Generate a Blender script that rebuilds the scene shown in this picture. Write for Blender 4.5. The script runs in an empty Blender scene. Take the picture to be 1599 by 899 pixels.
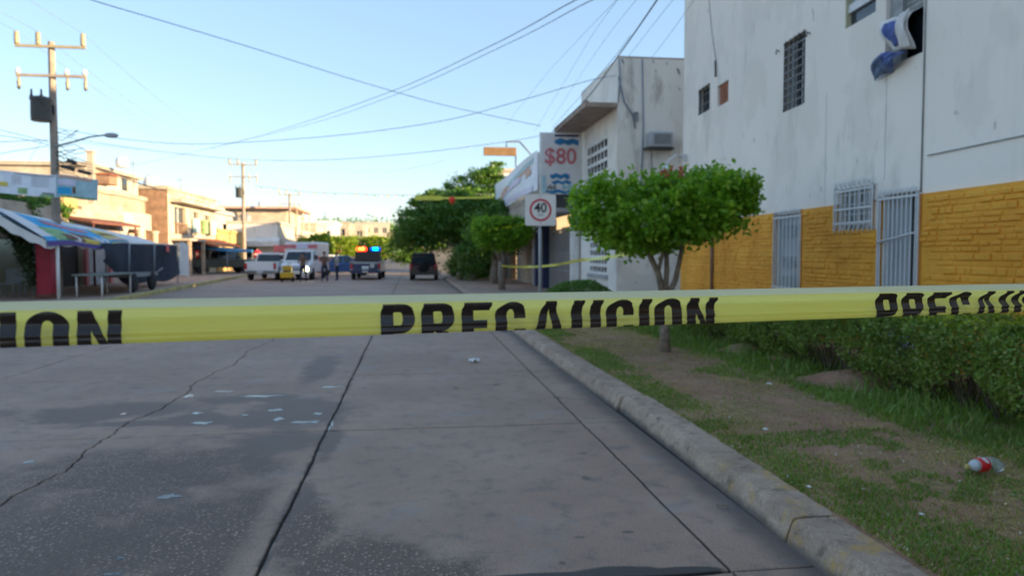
import bpy, bmesh, math, random
import numpy as np
from mathutils import Vector, Matrix
rnd = random.Random(7)
npr = np.random.default_rng(11)
S = bpy.context.scene
COL = S.collection
PI = math.pi
# ------------------------------------------------------------------ camera
F, CX, CY, H = 1150.0, 799.5, 449.5, 1.6
PSI, P = math.radians(7.7413), math.radians(-2.6636)
cam_d = bpy.data.cameras.new('camera'); cam = bpy.data.objects.new('camera', cam_d); COL.objects.link(cam)
cam.location = (0, 0, H); cam.rotation_euler = (PI/2+P, 0, -PSI)
cam_d.sensor_width = 36; cam_d.lens = F/1599*36
cam_d.clip_start = 0.02; cam_d.clip_end = 3000
cam_d.dof.use_dof = True; cam_d.dof.focus_distance = 1.6; cam_d.dof.aperture_fstop = 4.6
S.camera = cam
# ------------------------------------------------------------------ light
SUN_EL, SUN_AZ = math.radians(9.5), math.radians(114)   # azimuth clockwise from +Y
w = bpy.data.worlds.new('World'); S.world = w; w.use_nodes = True
nt = w.node_tree; bg = nt.nodes['Background']
sky = nt.nodes.new('ShaderNodeTexSky'); sky.sky_type = 'NISHITA'; sky.sun_disc = False
sky.sun_elevation = SUN_EL; sky.sun_rotation = SUN_AZ
sky.air_density = 1.0; sky.dust_density = 0.3; sky.ozone_density = 2.0
gm = nt.nodes.new('ShaderNodeGamma'); gm.inputs[1].default_value = .95; nt.links.new(sky.outputs[0], gm.inputs[0])
tn = nt.nodes.new('ShaderNodeMix'); tn.data_type = 'RGBA'; tn.blend_type = 'MULTIPLY'; tn.inputs[0].default_value = 1; tn.inputs[7].default_value = (.57, .525, .50, 1)
nt.links.new(gm.outputs[0], tn.inputs[6]); t2 = nt.nodes.new('ShaderNodeMix'); t2.data_type = 'RGBA'; t2.inputs[0].default_value = .5; t2.inputs[7].default_value = (.51, .79, 1.22, 1)
nt.links.new(tn.outputs[2], t2.inputs[6]); nt.links.new(t2.outputs[2], bg.inputs[0]); bg.inputs[1].default_value = 0.15
sd = bpy.data.lights.new('sun', 'SUN'); sd.energy = 2.7; sd.angle = math.radians(0.6); sd.color = (1, .74, .42)
so = bpy.data.objects.new('sun', sd); COL.objects.link(so)
sv = Vector((math.sin(SUN_AZ)*math.cos(SUN_EL), math.cos(SUN_AZ)*math.cos(SUN_EL), math.sin(SUN_EL)))
so.rotation_euler = sv.to_track_quat('Z', 'Y').to_euler(); so.location = (30, -10, 30)
S.view_settings.view_transform = 'Standard'; S.view_settings.look = 'None'
S.view_settings.exposure = 2.47; S.view_settings.gamma = 1
# ------------------------------------------------------------------ placing helpers (pixel of the 1599 px photograph + real plane -> metres)
def ray(px, py):
    u = (px-CX)/F; v = (CY-py)/F; s, c = math.sin(PSI), math.cos(PSI); sp, cp = math.sin(P), math.cos(P)
    return Vector((s*cp+u*c-v*s*sp, c*cp-u*s-v*c*sp, sp+v*cp))
def G(px, py, z=0.0):
    r = ray(px, py); t = (z-H)/r.z; return Vector((r.x*t, r.y*t, z))
def AX(px, py, X):
    r = ray(px, py); t = X/r.x; return Vector((X, r.y*t, H+r.z*t))
def AY(px, py, Y):
    r = ray(px, py); t = Y/r.y; return Vector((r.x*t, Y, H+r.z*t))
def gz(y): return max(0.0, y-70)*0.018
# ------------------------------------------------------------------ materials
M = {}
class NB:
    def __init__(s, name):
        s.m = bpy.data.materials.new(name); s.m.use_nodes = True; s.t = s.m.node_tree
        s.b = s.t.nodes['Principled BSDF']; s.out = s.t.nodes['Material Output']
        s.pos = s.t.nodes.new('ShaderNodeNewGeometry').outputs['Position']
    def n(s, typ, **kw):
        n = s.t.nodes.new(typ)
        for k, v in kw.items(): setattr(n, k, v)
        return n
    def put(s, sock, v):
        if hasattr(v, 'is_output'): s.t.links.new(v, sock)
        elif isinstance(v, (tuple, list)) and len(v) == 3 and sock.type == 'RGBA': sock.default_value = (*v, 1)
        else: sock.default_value = v
    def math(s, op, a, b=0.0, c=None, clamp=False):
        n = s.n('ShaderNodeMath', operation=op, use_clamp=clamp); s.put(n.inputs[0], a); s.put(n.inputs[1], b)
        if c is not None: s.put(n.inputs[2], c)
        return n.outputs[0]
    def noise(s, scale, detail=4, rough=.55, vec=None, stretch=None, seed=0.0, dist=0.0):
        v = vec if vec is not None else s.pos
        mp = s.n('ShaderNodeMapping'); s.put(mp.inputs[0], v); mp.inputs['Location'].default_value = (seed*3.7, seed*1.9, seed*5.3)
        if stretch: mp.inputs['Scale'].default_value = stretch
        n = s.n('ShaderNodeTexNoise'); s.put(n.inputs['Vector'], mp.outputs[0])
        n.inputs['Scale'].default_value = scale; n.inputs['Detail'].default_value = detail; n.inputs['Roughness'].default_value = rough
        n.inputs['Distortion'].default_value = dist
        return n.outputs['Fac']
    def vor(s, scale, feature='F1', out='Distance', vec=None):
        n = s.n('ShaderNodeTexVoronoi', feature=feature); s.put(n.inputs['Vector'], vec if vec is not None else s.pos)
        n.inputs['Scale'].default_value = scale
        return n.outputs[out]
    def ramp(s, f, lo, hi, a=0.0, b=1.0):
        n = s.n('ShaderNodeMapRange', interpolation_type='SMOOTHSTEP'); s.put(n.inputs[0], f)
        n.inputs[1].default_value = lo; n.inputs[2].default_value = hi; n.inputs[3].default_value = a; n.inputs[4].default_value = b
        return n.outputs[0]
    def mix(s, f, a, b, mode='MIX'):
        n = s.n('ShaderNodeMix', data_type='RGBA', blend_type=mode); s.put(n.inputs[0], f); s.put(n.inputs[6], a); s.put(n.inputs[7], b)
        return n.outputs[2]
    def xyz(s):
        n = s.n('ShaderNodeSeparateXYZ'); s.put(n.inputs[0], s.pos); return n.outputs
    def blob(s, cx, cy, rx, ry, rot=0.0):
        mp = s.n('ShaderNodeMapping', vector_type='TEXTURE'); s.put(mp.inputs[0], s.pos)
        mp.inputs['Location'].default_value = (cx, cy, 0); mp.inputs['Rotation'].default_value = (0, 0, rot); mp.inputs['Scale'].default_value = (rx, ry, 1e4)
        l = s.n('ShaderNodeVectorMath', operation='LENGTH'); s.put(l.inputs[0], mp.outputs[0])
        return s.math('SUBTRACT', 1.0, l.outputs['Value'])
    def bump(s, h, strength=.3, dist=.01):
        n = s.n('ShaderNodeBump'); s.put(n.inputs['Height'], h); n.inputs['Strength'].default_value = strength; n.inputs['Distance'].default_value = dist
        s.t.links.new(n.outputs[0], s.b.inputs['Normal'])
    def col(s, c): s.put(s.b.inputs['Base Color'], c)
    def rough(s, r): s.put(s.b.inputs['Roughness'], r)
def mat(name, c, rough=.7, var=.12, scale=3.0, bump=.15, bscale=40, metal=0.0, dirt=None, dscale=1.2, **kw):
    b = NB(name)
    dark = tuple(x*(1-var) for x in c); lite = tuple(min(1, x*(1+var)) for x in c)
    o = b.mix(b.ramp(b.noise(scale, 5), .3, .7), dark, lite)
    if dirt: o = b.mix(b.ramp(b.noise(dscale, 7, .65, stretch=(1, 1, .45), seed=3), .52, .75, 0, .7), o, dirt)
    b.col(o); b.rough(rough); b.b.inputs['Metallic'].default_value = metal
    if bump: b.bump(b.noise(bscale, 4), bump, .01)
    for k, v in kw.items(): b.b.inputs[k.replace('_', ' ')].default_value = v
    M[name] = b.m; return b.m
def emis(name, c, e):
    b = NB(name); b.col(c); b.b.inputs['Emission Color'].default_value = (*c, 1); b.b.inputs['Emission Strength'].default_value = e
    b.rough(.2); M[name] = b.m; return b.m
def leafmat(name, c1, c2, c3=None, trans=.35):
    b = NB(name); g = b.n('ShaderNodeNewGeometry'); r = g.outputs['Random Per Island']
    o = b.mix(r, c1, c2)
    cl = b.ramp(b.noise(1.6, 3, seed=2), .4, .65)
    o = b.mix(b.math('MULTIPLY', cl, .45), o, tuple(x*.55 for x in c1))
    if c3: o = b.mix(b.ramp(b.math('FRACT', b.math('MULTIPLY', r, 37.3)), .9, .95), o, c3)
    b.col(o); b.rough(.42)
    tr = b.n('ShaderNodeBsdfTranslucent'); b.put(tr.inputs[0], b.mix(.5, o, (.25, .42, .03)))
    mx = b.n('ShaderNodeMixShader'); mx.inputs[0].default_value = trans
    b.t.links.new(b.b.outputs[0], mx.inputs[1]); b.t.links.new(tr.outputs[0], mx.inputs[2]); b.t.links.new(mx.outputs[0], b.out.inputs[0])
    M[name] = b.m; return b.m
# ------------------------------------------------------------------ mesh helpers
def tag(o, label=None, cat=None, group=None, kind=None):
    if label: o['label'] = label
    if cat: o['category'] = cat
    if group: o['group'] = group
    if kind: o['kind'] = kind
    return o
def thing(name, label, cat, loc=(0, 0, 0), rz=0.0, group=None):
    o = bpy.data.objects.new(name, None); COL.objects.link(o); o.location = loc; o.rotation_euler = (0, 0, rz)
    o.empty_display_size = .2
    return tag(o, label, cat, group)
def origin(o):
    while o.parent: o = o.parent
    return Vector(o.location)
def setp(o, parent):
    if parent is not None: o.parent = parent
class MB:
    def __init__(s): s.v = []; s.f = []; s.sm = []
    def add(s, vs, fs, smooth=False):
        k = len(s.v); s.v += [tuple(v) for v in vs]; s.f += [tuple(i+k for i in f) for f in fs]; s.sm += [smooth]*len(fs); return s
    def box(s, x0, x1, y0, y1, z0, z1):
        return s.add([(x0, y0, z0), (x1, y0, z0), (x1, y1, z0), (x0, y1, z0), (x0, y0, z1), (x1, y0, z1), (x1, y1, z1), (x0, y1, z1)],
                     [(3, 2, 1, 0), (4, 5, 6, 7), (0, 1, 5, 4), (1, 2, 6, 5), (2, 3, 7, 6), (3, 0, 4, 7)])
    def bbox(s, x0, x1, y0, y1, z0, z1, b=.02):            # box with chamfered vertical and top edges
        def ring(d, z): return [(x0+d, y0+b*0+d, z), (x1-d, y0+d, z), (x1-d, y1-d, z), (x0+d, y1-d, z)]
        def oct(d, z):
            a, c, e, g = x0+d, x1-d, y0+d, y1-d
            return [(a+b, e, z), (c-b, e, z), (c, e+b, z), (c, g-b, z), (c-b, g, z), (a+b, g, z), (a, g-b, z), (a, e+b, z)]
        return s.loft([oct(b, z0), oct(0, z0+b), oct(0, z1-b), oct(b, z1)])
    def loft(s, rings, cap=True, smooth=False):
        n = len(rings[0]); vs = [p for r in rings for p in r]; fs = []
        for k in range(len(rings)-1):
            for i in range(n):
                j = (i+1) % n; fs.append((k*n+i, k*n+j, (k+1)*n+j, (k+1)*n+i))
        k0 = len(s.v); s.add(vs, fs, smooth)
        if cap: s.f += [tuple(k0+i for i in range(n-1, -1, -1)), tuple(k0+(len(rings)-1)*n+i for i in range(n))]; s.sm += [False, False]
        return s
    def tube(s, pts, r, n=8, cap=True, smooth=True):
        pts = [Vector(p) for p in pts]; rings = []
        up = None
        for i, p in enumerate(pts):
            d = (pts[min(i+1, len(pts)-1)]-pts[max(i-1, 0)]).normalized()
            if up is None: a = Vector((0, 0, 1)) if abs(d.z) < .9 else Vector((1, 0, 0))
            else: a = up
            x = d.cross(a).normalized(); y = x.cross(d).normalized(); up = y
            rr = r[i] if isinstance(r, (list, tuple)) else r
            rings.append([p+x*math.cos(2*PI*k/n)*rr+y*math.sin(2*PI*k/n)*rr for k in range(n)])
        return s.loft(rings, cap, smooth)
    def cyl(s, c, r, h, n=16, axis='z', r2=None):
        c = Vector(c); a = {'x': Vector((1, 0, 0)), 'y': Vector((0, 1, 0)), 'z': Vector((0, 0, 1))}[axis]
        return s.tube([c, c+a*h], [r, r if r2 is None else r2], n)
    def lathe(s, c, prof, n=16, axis='z'):
        c = Vector(c); rings = []
        for r, h in prof:
            ring = []
            for k in range(n):
                a = 2*PI*k/n; u, v = r*math.cos(a), r*math.sin(a)
                ring.append(c+{'z': Vector((u, v, h)), 'x': Vector((h, u, v)), 'y': Vector((v, h, u))}[axis])
            rings.append(ring)
        return s.loft(rings, True, True)
    def poly(s, pts, d):                                    # flat polygon extruded by vector d
        n = len(pts); pts = [Vector(p) for p in pts]; d = Vector(d)
        return s.add(pts+[p+d for p in pts], [tuple(range(n-1, -1, -1)), tuple(range(n, 2*n))]+[(i, (i+1) % n, n+(i+1) % n, n+i) for i in range(n)])
    def grid(s, fn, nu, nv, smooth=True):
        vs = [fn(i/nu, j/nv) for j in range(nv+1) for i in range(nu+1)]
        return s.add(vs, [(j*(nu+1)+i, j*(nu+1)+i+1, (j+1)*(nu+1)+i+1, (j+1)*(nu+1)+i) for j in range(nv) for i in range(nu)], smooth)
    def build(s, name, m, parent=None, world=True, fix=True):
        off = origin(parent) if (parent is not None and world) else Vector((0, 0, 0))
        me = bpy.data.meshes.new(name); me.from_pydata([tuple(Vector(v)-off) for v in s.v], [], s.f)
        me.polygons.foreach_set('use_smooth', s.sm)
        me.materials.append(M[m] if isinstance(m, str) else m)
        if fix:
            bm = bmesh.new(); bm.from_mesh(me); bmesh.ops.recalc_face_normals(bm, faces=bm.faces); bm.to_mesh(me); bm.free()
        me.update(); o = bpy.data.objects.new(name, me); COL.objects.link(o); setp(o, parent)
        return o
def npmesh(name, V, Fq, m, parent=None, off=None):
    """V (n,3) array, Fq (m,k) faces of equal size k"""
    me = bpy.data.meshes.new(name)
    if off is None: off = origin(parent) if parent is not None else Vector((0, 0, 0))
    V = V-np.array(off)[None, :]
    me.vertices.add(len(V)); me.vertices.foreach_set('co', V.astype(np.float32).ravel())
    k = Fq.shape[1]; me.loops.add(Fq.size); me.loops.foreach_set('vertex_index', Fq.astype(np.int32).ravel())
    me.polygons.add(len(Fq)); me.polygons.foreach_set('loop_start', np.arange(0, Fq.size, k, dtype=np.int32))
    me.update(calc_edges=True); me.materials.append(M[m])
    o = bpy.data.objects.new(name, me); COL.objects.link(o); setp(o, parent); return o
def leaves(Pn, size, up=.35, asp=.5, jit=.3):
    """rhombic leaves bent along the midrib: returns V, F (two triangles each)"""
    n = len(Pn); d = npr.normal(size=(n, 3)); d[:, 2] += up*0; d /= np.linalg.norm(d, axis=1)[:, None]
    nn = npr.normal(size=(n, 3)); nn[:, 2] += up*3; s = np.cross(d, nn); s /= np.linalg.norm(s, axis=1)[:, None]+1e-9
    c = np.cross(s, d); L = (size*(1+jit*(npr.random(n)*2-1)))[:, None]
    a = Pn-d*L*.5; b = Pn+s*L*asp*.5+c*L*.08; e = Pn+d*L*.5; f = Pn-s*L*asp*.5+c*L*.08
    V = np.stack([a, b, e, f], 1).reshape(-1, 3); i = np.arange(n)*4
    Fq = np.stack([np.stack([i, i+1, i+2], 1), np.stack([i, i+2, i+3], 1)], 1).reshape(-1, 3)
    return V, Fq
def vnoise(x, y, seed=0, sc=1.0):
    r = np.random.default_rng(seed); out = np.zeros_like(np.asarray(x, float))
    for k in range(9):
        a = r.uniform(0, 2*PI); f = sc*r.uniform(.6, 1)*(1.45**k); ph = r.uniform(0, 6.28)
        out += np.sin((x*math.cos(a)+y*math.sin(a))*f+ph+1.3*np.sin((x*math.sin(a)-y*math.cos(a))*f*.7))/(1.3**k)
    return out/3.0
def dup(root, name=None, loc=None, rz=None, label=None):
    c = root.copy(); COL.objects.link(c)
    if loc is not None: c.location = loc
    if rz is not None: c.rotation_euler = (0, 0, rz)
    if label: c['label'] = label
    for ch in list(root.children):
        d = ch.copy(); COL.objects.link(d); d.parent = c
        for g in list(ch.children):
            e = g.copy(); COL.objects.link(e); e.parent = d
    return c
def text(name, s, size, m, parent, mtx, ext=.002, bold=.0, sx=1.0, align='CENTER'):
    cu = bpy.data.curves.new(name, 'FONT'); cu.body = s; cu.size = size; cu.extrude = ext; cu.offset = bold; cu.align_x = align; cu.align_y = 'CENTER'
    cu.resolution_u = 4
    t = bpy.data.objects.new('tmp', cu); COL.objects.link(t)
    dg = bpy.context.evaluated_depsgraph_get(); me = bpy.data.meshes.new_from_object(t.evaluated_get(dg))
    bpy.data.objects.remove(t)
    me.transform(Matrix.Diagonal((sx, 1, 1, 1))); me.transform(Matrix(mtx))
    if parent is not None: me.transform(Matrix.Translation(-origin(parent)))
    me.name = name; me.materials.clear(); me.materials.append(M[m])
    o = bpy.data.objects.new(name, me); COL.objects.link(o); setp(o, parent); return o
def frame(o, x, y):                                     # matrix with local x, y axes (world) and z = x cross y
    x = Vector(x).normalized(); y = Vector(y).normalized(); z = x.cross(y)
    return Matrix(((x.x, y.x, z.x, o[0]), (x.y, y.y, z.y, o[1]), (x.z, y.z, z.z, o[2]), (0, 0, 0, 1)))
def wall(mb, o, u, nrm, W, Hh, holes, depth=.15, z0=0.0):
    """vertical wall in plane through o along unit u; outward normal nrm; holes (u0,u1,z0,z1) with reveals going inwards"""
    o, u, nrm = Vector(o), Vector(u), Vector(nrm)
    us = sorted({0.0, W, *[h[0] for h in holes], *[h[1] for h in holes]}); zs = sorted({z0, Hh, *[h[2] for h in holes], *[h[3] for h in holes]})
    us = [a for a in us if 0 <= a <= W]; zs = [a for a in zs if z0 <= a <= Hh]
    pt = lambda a, z, d=0: o+u*a+Vector((0, 0, z))-nrm*d
    for i in range(len(us)-1):
        for j in range(len(zs)-1):
            a, b, c, d = us[i], us[i+1], zs[j], zs[j+1]; ca, cz = (a+b)/2, (c+d)/2
            if any(h[0] < ca < h[1] and h[2] < cz < h[3] for h in holes): continue
            mb.add([pt(a, c), pt(b, c), pt(b, d), pt(a, d)], [(0, 1, 2, 3)])
    for h in holes:
        a, b, c, d = h[:4]
        for (p, q) in (((a, c), (b, c)), ((b, c), (b, d)), ((b, d), (a, d)), ((a, d), (a, c))):
            mb.add([pt(*p), pt(*q), pt(*q, depth), pt(*p, depth)], [(0, 1, 2, 3)])
    return mb
# ================================================================== materials
def road_mat():
    b = NB('concrete_road'); X, Y, Z = b.xyz()
    base = b.mix(b.ramp(b.noise(.5, 5, .6), .35, .65), (.41, .268, .19), (.52, .35, .255))
    base = b.mix(b.ramp(b.noise(90, 3, .7), .35, .7), b.mix(.45, base, (.06, .045, .04)), base)
    base = b.mix(b.ramp(b.noise(38, 4, .8, seed=44), .5, .75, 0, .35), base, (.2, .14, .105))
    base = b.mix(b.ramp(b.noise(5, 7, .7, seed=4), .48, .7, 0, .6), base, (.13, .112, .105))
    base = b.mix(b.ramp(b.noise(2.2, 5, .6, seed=14), .56, .7, 0, .4), base, (.3, .275, .26))
    # worn zone where the aggregate shows
    wz = None
    nz = b.math('MULTIPLY', b.math('SUBTRACT', b.noise(2.6, 6, .65, seed=6), .5), 1.8)
    def blobs(lst):
        o = None
        for (px, py, rx, ry) in lst:
            g = G(px, py); q = b.blob(g.x, g.y, rx, ry); o = q if o is None else b.math('MAXIMUM', o, q)
        return o
    agg = b.ramp(b.math('ADD', blobs([(60, 860, 2.0, 1.5), (330, 840, 1.15, 1.6), (200, 740, 1.5, 1.1)]), nz), -.1, .75)
    keep = b.ramp(X, -1.0, -.86, 1, .0)                    # stops at the slab edge
    agg = b.math('MULTIPLY', agg, keep)
    aggR = b.ramp(b.math('ADD', blobs([(560, 880, .5, .42), (640, 893, .45, .25), (470, 830, .2, .7)]), nz), -.1, .45)
    agg = b.math('MAXIMUM', agg, aggR)
    cell = b.vor(48); cc = b.n('ShaderNodeTexVoronoi'); b.put(cc.inputs['Vector'], b.pos); cc.inputs['Scale'].default_value = 48
    sep = b.n('ShaderNodeSeparateColor'); b.put(sep.inputs[0], cc.outputs['Color'])
    cellc = b.mix(b.ramp(sep.outputs[0], .45, .95), (.10, .07, .052), (.46, .33, .25))
    cellc = b.mix(b.ramp(sep.outputs[1], .7, .95, 0, .9), cellc, (.50, .38, .30))
    aggc = b.mix(b.ramp(cell, .22, .5), cellc, (.13, .092, .07))
    aggc = b.mix(b.ramp(b.noise(1.7, 5, .6, seed=12), .4, .68, 0, .75), aggc, (.11, .078, .06))
    base = b.mix(b.math('MULTIPLY', agg, .9), base, aggc)
    # oily and damp stains
    st = b.ramp(b.math('ADD', blobs([(450, 648, .75, .85), (310, 652, .5, .4), (455, 632, .55, .75), (500, 575, .3, 1.6), (400, 622, .9, .35), (190, 640, 1.3, .5), (120, 650, .6, .5), (310, 652, .45, .25),
              (440, 690, .5, .5), (270, 775, .22, .2), (250, 660, 1.3, .18), (515, 690, .12, .7), (470, 780, .1, .6)]), nz), .0, .55, 0, .85)
    base = b.mix(st, base, (.13, .088, .066))
    sp = b.ramp(b.math('ADD', blobs([(712, 606, .05, .09), (775, 600, .05, .09), (915, 746, .05, .07), (910, 707, .06, .04), (905, 838, .05, .025), (878, 878, .03, .03),
              (870, 620, .07, .1), (980, 830, .05, .03)]), b.math('MULTIPLY', nz, .35)), .1, .6, 0, .65)
    base = b.mix(sp, base, (.07, .058, .05))
    wet = b.ramp(b.math('ADD', blobs([(960, 897, .34, .12), (1060, 893, .28, .08), (820, 899, .4, .04)]), b.math('MULTIPLY', nz, .3)), .1, .3)
    base = b.mix(wet, base, (.045, .035, .032))
    # grime along the foot of the kerb
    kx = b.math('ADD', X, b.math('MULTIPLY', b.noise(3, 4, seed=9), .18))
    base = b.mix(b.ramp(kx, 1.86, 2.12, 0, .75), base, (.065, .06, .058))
    # worn dirt beside the long joint
    base = b.mix(b.math('MULTIPLY', b.ramp(b.math('ABSOLUTE', b.math('ADD', X, .775)), .0, .05, 1, 0), b.ramp(b.noise(7, 4, seed=21), .45, .6)), base, (.06, .055, .05))
    b.col(base); b.rough(b.mix(b.math('MAXIMUM', wet, b.math('MULTIPLY', st, .6)), (.72,)*3, (.52,)*3))
    hh = b.math('ADD', b.math('MULTIPLY', b.noise(160, 3, .7), .5), b.math('MULTIPLY', b.math('MULTIPLY', agg, b.ramp(cell, .1, .6, 1, 0)), .9))
    b.bump(b.math('ADD', hh, b.math('MULTIPLY', b.noise(34, 4, .75, seed=50), .8)), .7, .007)
    M['road'] = b.m
road_mat()
def kerb_mat():
    b = NB('kerb_concrete'); X, Y, Z = b.xyz()
    base = b.mix(b.ramp(b.noise(2.5, 6, .7), .3, .7), (.40, .28, .20), (.58, .43, .32))
    base = b.mix(b.ramp(b.noise(55, 4, .7), .4, .7), b.mix(.3, base, (.05, .05, .05)), base)
    yz = b.math('MULTIPLY', b.ramp(Y, 5.3, 4.4), b.ramp(b.math('ADD', b.noise(7, 6, .7, seed=8), b.math('MULTIPLY', b.noise(1.8, 2, seed=3), .5)), .76, .9, 0, .75))
    base = b.mix(yz, base, (.48, .30, .09))
    mz = b.math('MULTIPLY', b.ramp(Y, 5.2, 4.4), b.ramp(b.noise(5, 5, .6, seed=15), .6, .7, 0, .6))
    base = b.mix(mz, base, (.13, .13, .05))
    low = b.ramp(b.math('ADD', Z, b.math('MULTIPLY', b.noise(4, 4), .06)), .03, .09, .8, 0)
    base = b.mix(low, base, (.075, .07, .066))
    base = b.mix(b.ramp(b.noise(9, 6, .75, seed=5), .5, .7, 0, .7), base, (.10, .075, .055))
    base = b.mix(b.ramp(b.vor(26), .06, .16, .7, 0), base, (.06, .045, .035))
    b.col(base); b.rough(.85); b.bump(b.math('ADD', b.noise(60, 6, .8), b.math('MULTIPLY', b.noise(14, 5, .7), 1.2)), .8, .010); M['kerb'] = b.m
kerb_mat()
def dirt_mat():
    b = NB('verge_dirt'); X, Y, Z = b.xyz()
    d = b.mix(b.ramp(b.noise(2.5, 6, .65), .3, .7), (.32, .165, .10), (.50, .29, .185))
    s = b.mix(b.ramp(b.noise(14, 5, .7), .35, .65), (.22, .18, .06), (.44, .31, .14))
    o = b.mix(b.ramp(b.noise(1.3, 6, .7, seed=2), .44, .58, 0, .8), d, s)
    o = b.mix(b.ramp(b.noise(80, 3, .7), .35, .65), b.mix(.35, o, (.05, .035, .025)), o)
    b.col(o); b.rough(.95); b.bump(b.math('ADD', b.noise(60, 5, .75), b.math('MULTIPLY', b.noise(12, 4), 2)), .8, .02); M['dirt'] = b.m
dirt_mat()
mat('gap_dirt', (.03, .026, .022), .95)
mat('pavement', (.38, .27, .21), .85, .15, 1.5, dirt=(.14, .11, .095))
mat('asphalt', (.125, .118, .122), .85, .15, .6, bscale=90)
mat('scrub_ground', (.16, .12, .08), .95, .3, .05)
def whitewall(name, c, d):
    b = NB(name)
    o = b.mix(b.ramp(b.noise(.35, 5), .3, .7), tuple(x*.93 for x in c), c)
    st = b.noise(2.2, 7, .7, stretch=(1, 1, .3), seed=5)
    o = b.mix(b.math('MULTIPLY', b.ramp(st, .5, .68, 0, .8), b.ramp(b.noise(.45, 3, seed=9), .44, .58)), o, d)
    o = b.mix(b.ramp(b.noise(1.3, 6, .7, stretch=(1, 1, .12), seed=31), .55, .75, 0, .35), o, d)
    o = b.mix(b.ramp(b.noise(.8, 4, .6, stretch=(1, 1, .8), seed=41), .5, .56, 0, .16), o, tuple(x*.8 for x in d))
    sc = b.noise(5.5, 3, .5, stretch=(1, 1, .55), seed=17)
    o = b.mix(b.ramp(sc, .715, .745, 0, .6), o, tuple(x*.45 for x in c))
    b.col(o); b.rough(.85); b.bump(b.math('ADD', b.noise(1.6, 4), b.math('MULTIPLY', b.noise(30, 4), .25)), .25, .03); M[name] = b.m
whitewall('white_wall', (.88, .80, .72), (.62, .57, .50)); whitewall('white_wall2', (.84, .79, .72), (.42, .38, .33))
def orange():
    b = NB('orange_paint')
    o = b.mix(b.ramp(b.noise(1.1, 6, .65), .3, .7), (.76, .32, .025), (.92, .44, .045))
    o = b.mix(b.ramp(b.noise(9, 6, .75, seed=4), .58, .75, 0, .6), o, (.34, .13, .03))
    b.col(o); b.rough(.75); b.bump(b.math('ADD', b.noise(22, 5, .75), b.math('MULTIPLY', b.noise(70, 3), .4)), .9, .02); M['orange'] = b.m
orange()
mat('orange_trim', (.50, .20, .035), .7)
mat('white_metal', (.62, .62, .62), .45, .06); mat('grey_metal', (.35, .36, .37), .4, .08); mat('dark_metal', (.05, .05, .055), .45)
mat('door_grey', (.40, .41, .43), .6, .12, 2); mat('shade_black', (.03, .033, .037), .7); mat('red_brick', (.36, .13, .07), .85, .3, 9, .6, 30)  # near-black stands in for shade in openings and behind the balusters
mat('curtain_grey', (.30, .31, .31), .9, .2, 6); mat('pane_blue', (.35, .42, .52), .12, .15, 2); mat('dark_glass', (.03, .04, .05), .07, .2, 2, 0)
mat('cloth_white', (.68, .66, .65), .9, .08, 8); mat('cloth_blue', (.09, .13, .33), .9, .25, 9); mat('cloth_slate', (.13, .18, .30), .9, .35, 9)
mat('wire_black', (.02, .022, .025), .5); mat('wire_teal', (.015, .05, .07), .5); mat('wire_grey', (.20, .24, .32), .5)
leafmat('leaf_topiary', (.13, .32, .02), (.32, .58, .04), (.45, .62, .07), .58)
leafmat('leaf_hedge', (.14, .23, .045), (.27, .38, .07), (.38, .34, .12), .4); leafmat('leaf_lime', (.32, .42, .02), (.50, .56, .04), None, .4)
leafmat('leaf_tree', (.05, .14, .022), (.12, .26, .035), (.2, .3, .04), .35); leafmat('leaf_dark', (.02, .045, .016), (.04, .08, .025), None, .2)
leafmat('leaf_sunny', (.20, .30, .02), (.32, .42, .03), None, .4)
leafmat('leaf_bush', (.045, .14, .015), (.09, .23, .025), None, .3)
leafmat('blade', (.12, .22, .03), (.24, .34, .06), (.30, .27, .10), .35); leafmat('blade_dry', (.46, .36, .12), (.64, .48, .2), (.14, .20, .04), .3)
leafmat('leaf_litter', (.26, .17, .07), (.42, .32, .16), (.55, .5, .4), .1)
mat('bark', (.27, .22, .18), .9, .3, 9, .7, 30); mat('bark_pale', (.24, .185, .145), .9, .3, 12, .7, 25); mat('twig', (.10, .075, .055), .9, .3)
mat('rock', (.30, .21, .16), .95, .3, 9, 1, 25); mat('limewash', (.7, .68, .64), .9)
b = NB('water'); b.col((.05, .05, .052)); b.rough(.1); b.bump(b.noise(30, 3), .12, .01); b.b.inputs['IOR'].default_value = 1.45; M['water'] = b.m
# ================================================================== road
def kerbL(y): return -7.9-.067*y
def jag(t): return .05*math.sin(t*2.3+1)+.022*math.sin(t*6.1+10)+.010*math.sin(t*17+4)+.007*math.sin(t*43)+.004*math.sin(t*97)
def wob(seed, a): return lambda t: a*math.sin(t*2.3+seed)+a*.6*math.sin(t*6.1+seed*2.1)+a*.35*math.sin(t*17+seed*5)
road = thing('road', None, None, (0, 0, 0)); tag(road, kind='structure')
m = MB(); ys = [-14, 70, 120, 200, 400, 700]
for a, b_ in zip(ys, ys[1:]):
    m.add([(kerbL(min(a, 90))-.2, a, gz(a)-.016), (2.3, a, gz(a)-.016), (2.3, b_, gz(b_)-.016), (kerbL(min(b_, 90))-.2, b_, gz(b_)-.016)], [(0, 1, 2, 3)])
far = m.build('joint_fill', 'gap_dirt', road)
lanes = [(1.592, 2.06, 0, .0), (-.775, 1.592, 0, 0), (-2.62, -.775, 0, 0), (-5.2, -2.62, 0, 0), (-7.7, -5.2, 0, 0), (-99, -7.7, 0, 0)]
e_w = {1.592: wob(1, .003), -.775: wob(2, .0045), -2.62: jag, -5.2: wob(7, .012), -7.7: wob(9, .012), 2.06: wob(3, .0)}
Yj = [-8.5, -6.0, -2.9, .2, 3.47, 6.76, 9.85]+[9.85+3.2*k for k in range(1, 20)]
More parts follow.
